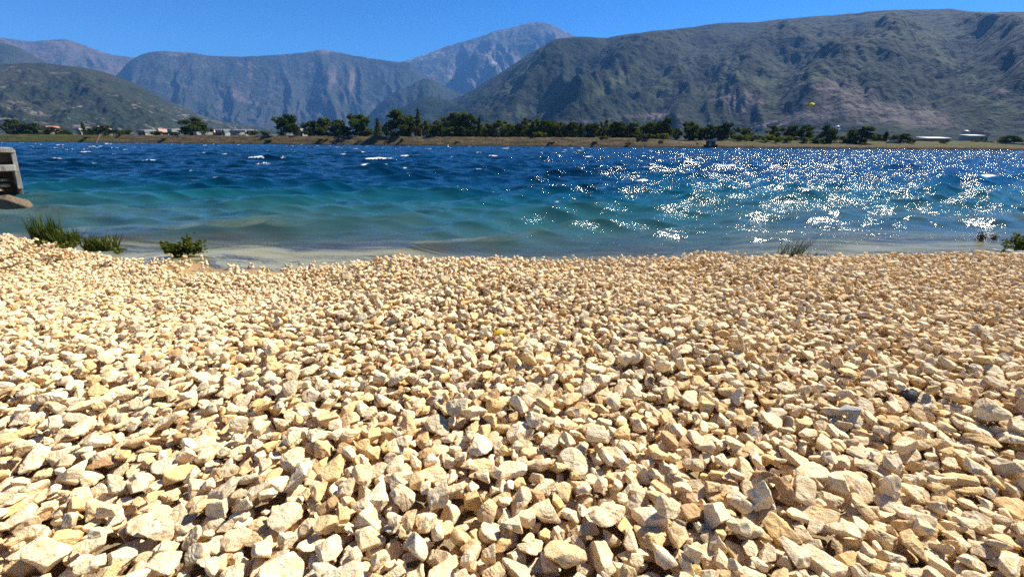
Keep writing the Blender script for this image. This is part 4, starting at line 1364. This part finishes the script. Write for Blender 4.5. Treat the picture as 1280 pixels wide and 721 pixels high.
o = mesh_np('boulder', dv * np.array([1.15, 0.6, 0.75]), fc, M['brown_rock']); o.location = (q[0], q[1] - .05, WATER_Z + .09); o.scale = (s_, s_, s_ * 1.15); o.rotation_euler = (0, 0, 0.1)
tag(o, 'flat brown boulder at the foot of the concrete pier', 'boulder')
for px, py, s_, lab in ((2, 226, .13, 'upper rock wedged in the dark recess of the pier'), (3, 233, .16, 'lower rock wedged in the dark recess of the pier'), (-12, 238, .22, 'rock behind the flat boulder under the pier')):
    q = e.matrix_basis @ Vector((loc_(px, py)[0], 0.35, loc_(px, py)[1]))
    dv, fc = protos[4]['mesh'][4]
    o = mesh_np('rock', dv * np.array([1.6, 1, .6]), fc, M['tan_rock']); o.location = q; o.scale = (s_,) * 3
    tag(o, lab, 'rock')

# ================================================================== SHORE PLANTS


def blades(n_, rx, ry, hmin, hmax, width, lean, seed, leanx=0.0, stiff=1.0):
    r = np.random.default_rng(seed)
    V_, F_ = [], []
    for i in range(n_):
        a = r.uniform(0, 6.28); rr = math.sqrt(r.random())
        bx_, by_ = rx * rr * math.cos(a), ry * rr * math.sin(a)
        h = r.uniform(hmin, hmax); la = r.normal() * lean + leanx + 0.25 * bx_ / rx * lean; lb = r.normal() * lean
        w = width * r.uniform(0.6, 1.3); ta = r.uniform(0, 3.14)
        wx, wy = w * math.cos(ta), w * math.sin(ta)
        o_ = len(V_)
        for k in range(5):
            u = k / 4
            x = bx_ + la * h * u ** (1.6 if stiff < 1 else 1.25); y_ = by_ + lb * h * u ** 1.6
            z = h * (u - (1 - stiff) * 0.5 * u ** 3)
            ww = (1 - u ** 2) * 0.95 + 0.05
            V_ += [(x - wx * ww, y_ - wy * ww, z), (x + wx * ww, y_ + wy * ww, z)]
        for k in range(4):
            F_.append((o_ + 2 * k, o_ + 2 * k + 1, o_ + 2 * k + 3, o_ + 2 * k + 2))
    return V_, F_


def tuft(name, px, py, z, n_, rx, ry, hmin, hmax, width, lean, mat, label, cat, seed, leanx=0.0, stiff=1.0, extra=None):
    p = on_z(px, py, z)
    e = empty(name, p); tag(e, label, cat)
    V_, F_ = blades(n_, rx, ry, hmin, hmax, width, lean, seed, leanx, stiff)
    mesh_np('blades', V_, F_, mat, e, smooth=True)
    if extra:
        V_, F_ = blades(*extra[:-1]); mesh_np('dry_blades', V_, F_, extra[-1], e, smooth=True)
    return e


def pw(px, py, z): return depth_of(on_z(px, py, z)) / FPX     # metres per pixel there


zs = WATER_Z + 0.05
u1 = pw(70, 303, zs)
tuft('reed_clump', 62, 304, zs, 230, 17 * u1, 10 * u1, 14 * u1, 40 * u1, 0.7 * u1, 0.12, M['reed'], 'tall dark green reed clump at the left water edge', 'reeds', 1, 0.02, 1.0, (26, 24 * u1, 9 * u1, 10 * u1, 26 * u1, .6 * u1, .35, 11, .1, 1.0, M['straw']))
u1 = pw(88, 306, zs)
tuft('reed_clump', 86, 306, zs, 190, 13 * u1, 9 * u1, 8 * u1, 23 * u1, 0.8 * u1, 0.28, M['reed'], 'shorter dark reed clump right of the tall one', 'reeds', 2, 0.1)
u1 = pw(130, 312, zs)
tuft('reed_clump', 128, 313, zs, 240, 20 * u1, 8 * u1, 8 * u1, 24 * u1, 0.7 * u1, 0.34, M['reed'], 'low sparse reed clump beside the orange sand', 'reeds', 3, 0.1, 1.0, (50, 20 * u1, 8 * u1, 8 * u1, 20 * u1, .6 * u1, .4, 12, .0, 1.0, M['straw']))


def weed(name, px, py, z, w, h, n_, leaf, mats, label, cat, seed, stems=9):
    p = on_z(px, py, z); u = depth_of(p) / FPX
    e = empty(name, p); tag(e, label, cat)
    r = np.random.default_rng(seed)
    pts = []
    bm = bmesh.new()
    for k in range(stems):
        a = r.uniform(0, 6.28); rr = math.sqrt(r.random())
        tip = np.array([w * u * .5 * rr * math.cos(a), w * u * .35 * rr * math.sin(a), h * u * r.uniform(.45, 1.0) * (1 - .35 * rr)])
        root = tip * np.array([.35, .35, 0])
        tube(bm, tuple(root), tuple(tip), 0.25 * u, 0.12 * u, 5)
        m_ = n_ // stems
        s = r.uniform(0.15, 1.05, (m_, 1))
        pts.append(root + (tip - root) * s + r.normal(size=(m_, 3)) * leaf * u * np.array([1.1, 1.1, .8]))
    pts = np.concatenate(pts); pts[:, 2] = np.maximum(pts[:, 2], .3 * u)
    bm_obj('stems', bm, M['bark'], e)
    q, f = leaf_cloud(pts, leaf * u, r)
    mesh_np('leaves', q, f, mats, e, smooth=False)
    return e


weed('low_weed', 52, 306, 0.0, 18, 6, 160, 1.6, M['weed'], 'yellow green weed at the foot of the tall reeds', 'weed', 4)
weed('low_weed', 84, 309, 0.0, 30, 7, 260, 1.6, M['weed'], 'wider yellow green weed below the shorter reeds', 'weed', 5)
weed('low_weed', 150, 316, -0.1, 20, 8, 170, 1.5, M['weed'], 'sparse weed on the orange sand edge', 'weed', 6)
weed('water_bush', 232, 318, WATER_Z, 50, 26, 1100, 2.0, M['leaf_mid'], 'low leafy bush standing in the shallow water on the left', 'bush', 7, 22)
u1 = pw(985, 324, 0.0)
tuft('grass_tuft', 985, 326, -0.02, 95, 17 * u1, 5 * u1, 16 * u1, 36 * u1, 0.40 * u1, 0.25, M['grass_grey'], 'dark grass tuft leaning right on the gravel crest', 'grass tuft', 8, 0.32)
tuft('grass_tuft', 1012, 324, -0.02, 30, 12 * u1, 4 * u1, 5 * u1, 14 * u1, 0.40 * u1, 0.5, M['grass_grey'], 'small sprawling grass tuft right of the leaning one', 'grass tuft', 9, 0.35, 0.8)
weed('shore_plant', 1225, 301, WATER_Z, 12, 11, 130, 1.2, M['leaf_brown'], 'small brown plant in the shallow water on the right', 'plant', 10)
weed('shore_plant', 1243, 300, WATER_Z, 10, 10, 70, 1.2, M['leaf_brown'], 'thin plant between the small brown plant and right bush', 'plant', 12)
weed('shore_bush', 1279, 313, WATER_Z + .05, 40, 26, 800, 2.0, M['leaf_mid'], 'green bush at the right edge of the shore', 'bush', 13, 16)
weed('shore_plant', 1252, 318, -0.2, 8, 22, 60, 1.0, M['leaf_dark'], 'tall thin dark stem plant left of the right bush', 'plant', 14, 4)
weed('twig', 455, 329, -.05, 10, 7, 26, 1.0, M['weed'], 'small dry twig plant right of the tan rock', 'twig', 15, 5)
weed('twig', 375, 332, -.05, 6, 9, 20, .9, M['weed'], 'small dry twig plant left of the tan rock', 'twig', 16, 3)
weed('twig', 1234, 322, -.05, 6, 9, 24, .9, M['leaf_dark'], 'small dark twig on the right gravel crest', 'twig', 17, 3)
for k, (px, py, s_) in enumerate(((1262, 314, 5), (1272, 318, 7), (1283, 317, 7), (1257, 319, 4), (1268, 322, 5), (1246, 313, 3))):
    p = on_z(px, py, WATER_Z + 0.08); u = depth_of(p) / FPX
    dv, fc = protos[(k * 5 + 1) % NP]['mesh'][4]
    o = mesh_np('rock', dv * np.array([1.2, 1, .7]), fc, M['pale_grey_stone']); o.location = p; o.scale = (s_ * u,) * 3; o.rotation_euler = (0, 0, k)
    tag(o, ['pale rock left under the right bush', 'largest pale rock under the right bush', 'pale rock cut by the right frame edge', 'small pale rock by the thin stem plant',
            'pale rock nearest the gravel under the right bush', 'smallest pale rock in the water left of the bush'][k], 'rock', 'pale rocks under the right bush')

# ================================================================== HAZE
bm = bmesh.new(); add_box(bm, (0, 5200, 1150), (26000, 13600, 2340))
for f_ in bm.faces: pass
hz_o = bm_obj('haze', bm, None) if False else None
me = bpy.data.meshes.new('haze'); bmesh.ops.recalc_face_normals(bm, faces=bm.faces)
for v_ in bm.verts:
    if v_.co.z < 0: v_.co.z = -18
bm.to_mesh(me); bm.free()
n = NT('haze_air')
pv = n.n('VolumePrincipled', {'Color': (0.14, 0.41, 1.0, 1), 'Density': 0.000068, 'Anisotropy': 0.0})
n.t.links.new(pv.outputs[0], n.out.inputs[1])
me.materials.append(n.m)
hz_o = link(bpy.data.objects.new('haze', me)); tag(hz_o, 'thin blue haze over the distance', 'haze', kind='stuff')

# ================================================================== LIGHT, SKY, CAMERA
SUN_AZ, SUN_EL = R(54), R(44)
w = bpy.data.worlds.new('World'); SC.world = w; w.use_nodes = True
nt = w.node_tree; nt.nodes.clear()
sky = nt.nodes.new('ShaderNodeTexSky'); sky.sky_type = 'NISHITA'; sky.sun_disc = False
sky.sun_elevation = SUN_EL; sky.sun_rotation = SUN_AZ
sky.altitude = 900; sky.air_density = 1.0; sky.dust_density = 0.15; sky.ozone_density = 3.0
hs = nt.nodes.new('ShaderNodeHueSaturation'); hs.inputs['Saturation'].default_value = 1.45; hs.inputs['Hue'].default_value = 0.497
K = 7.0
v1 = nt.nodes.new('ShaderNodeVectorMath'); v1.operation = 'SCALE'; v1.inputs['Scale'].default_value = 1 / K
gm = nt.nodes.new('ShaderNodeGamma'); gm.inputs['Gamma'].default_value = 1.42
v2 = nt.nodes.new('ShaderNodeVectorMath'); v2.operation = 'SCALE'; v2.inputs['Scale'].default_value = K
bg = nt.nodes.new('ShaderNodeBackground'); bg.inputs[1].default_value = 0.05
wo = nt.nodes.new('ShaderNodeOutputWorld')
nt.links.new(sky.outputs[0], hs.inputs['Color']); nt.links.new(hs.outputs[0], v1.inputs[0]); nt.links.new(v1.outputs[0], gm.inputs[0]); nt.links.new(gm.outputs[0], v2.inputs[0]); nt.links.new(v2.outputs[0], bg.inputs[0]); nt.links.new(bg.outputs[0], wo.inputs[0])

sl_ = bpy.data.lights.new('sun', 'SUN'); sl_.energy = 5.0; sl_.angle = R(0.53); sl_.color = (1.0, 0.94, 0.84)
so = link(bpy.data.objects.new('sun', sl_))
sdir = Vector((math.sin(SUN_AZ) * math.cos(SUN_EL), math.cos(SUN_AZ) * math.cos(SUN_EL), math.sin(SUN_EL)))
so.rotation_euler = sdir.to_track_quat('Z', 'Y').to_euler(); so.location = sdir * 50

cd = bpy.data.cameras.new('camera'); cam = link(bpy.data.objects.new('camera', cd))
cd.sensor_width = 36; cd.sensor_fit = 'HORIZONTAL'; cd.lens = 36 * FPX / 1280
cd.clip_start = 0.05; cd.clip_end = 60000
rotm = Matrix(np.stack([RT, UP, -FWD], 1).tolist())
cam.matrix_world = Matrix.Translation(CAM) @ rotm.to_4x4()
SC.camera = cam

vs_ = SC.view_settings
vs_.view_transform = 'Standard'; vs_.look = 'None'; vs_.exposure = 1.42; vs_.gamma = 1.0; vs_.use_curve_mapping = False
SC.render.film_transparent = False
SC.cycles.filter_width = 1.65
cy_ = SC.cycles
cy_.use_denoising = False; cy_.use_adaptive_sampling = False
cy_.max_bounces = 10; cy_.diffuse_bounces = 7; cy_.transparent_max_bounces = 12; cy_.volume_bounces = 0
cy_.sample_clamp_indirect = 6
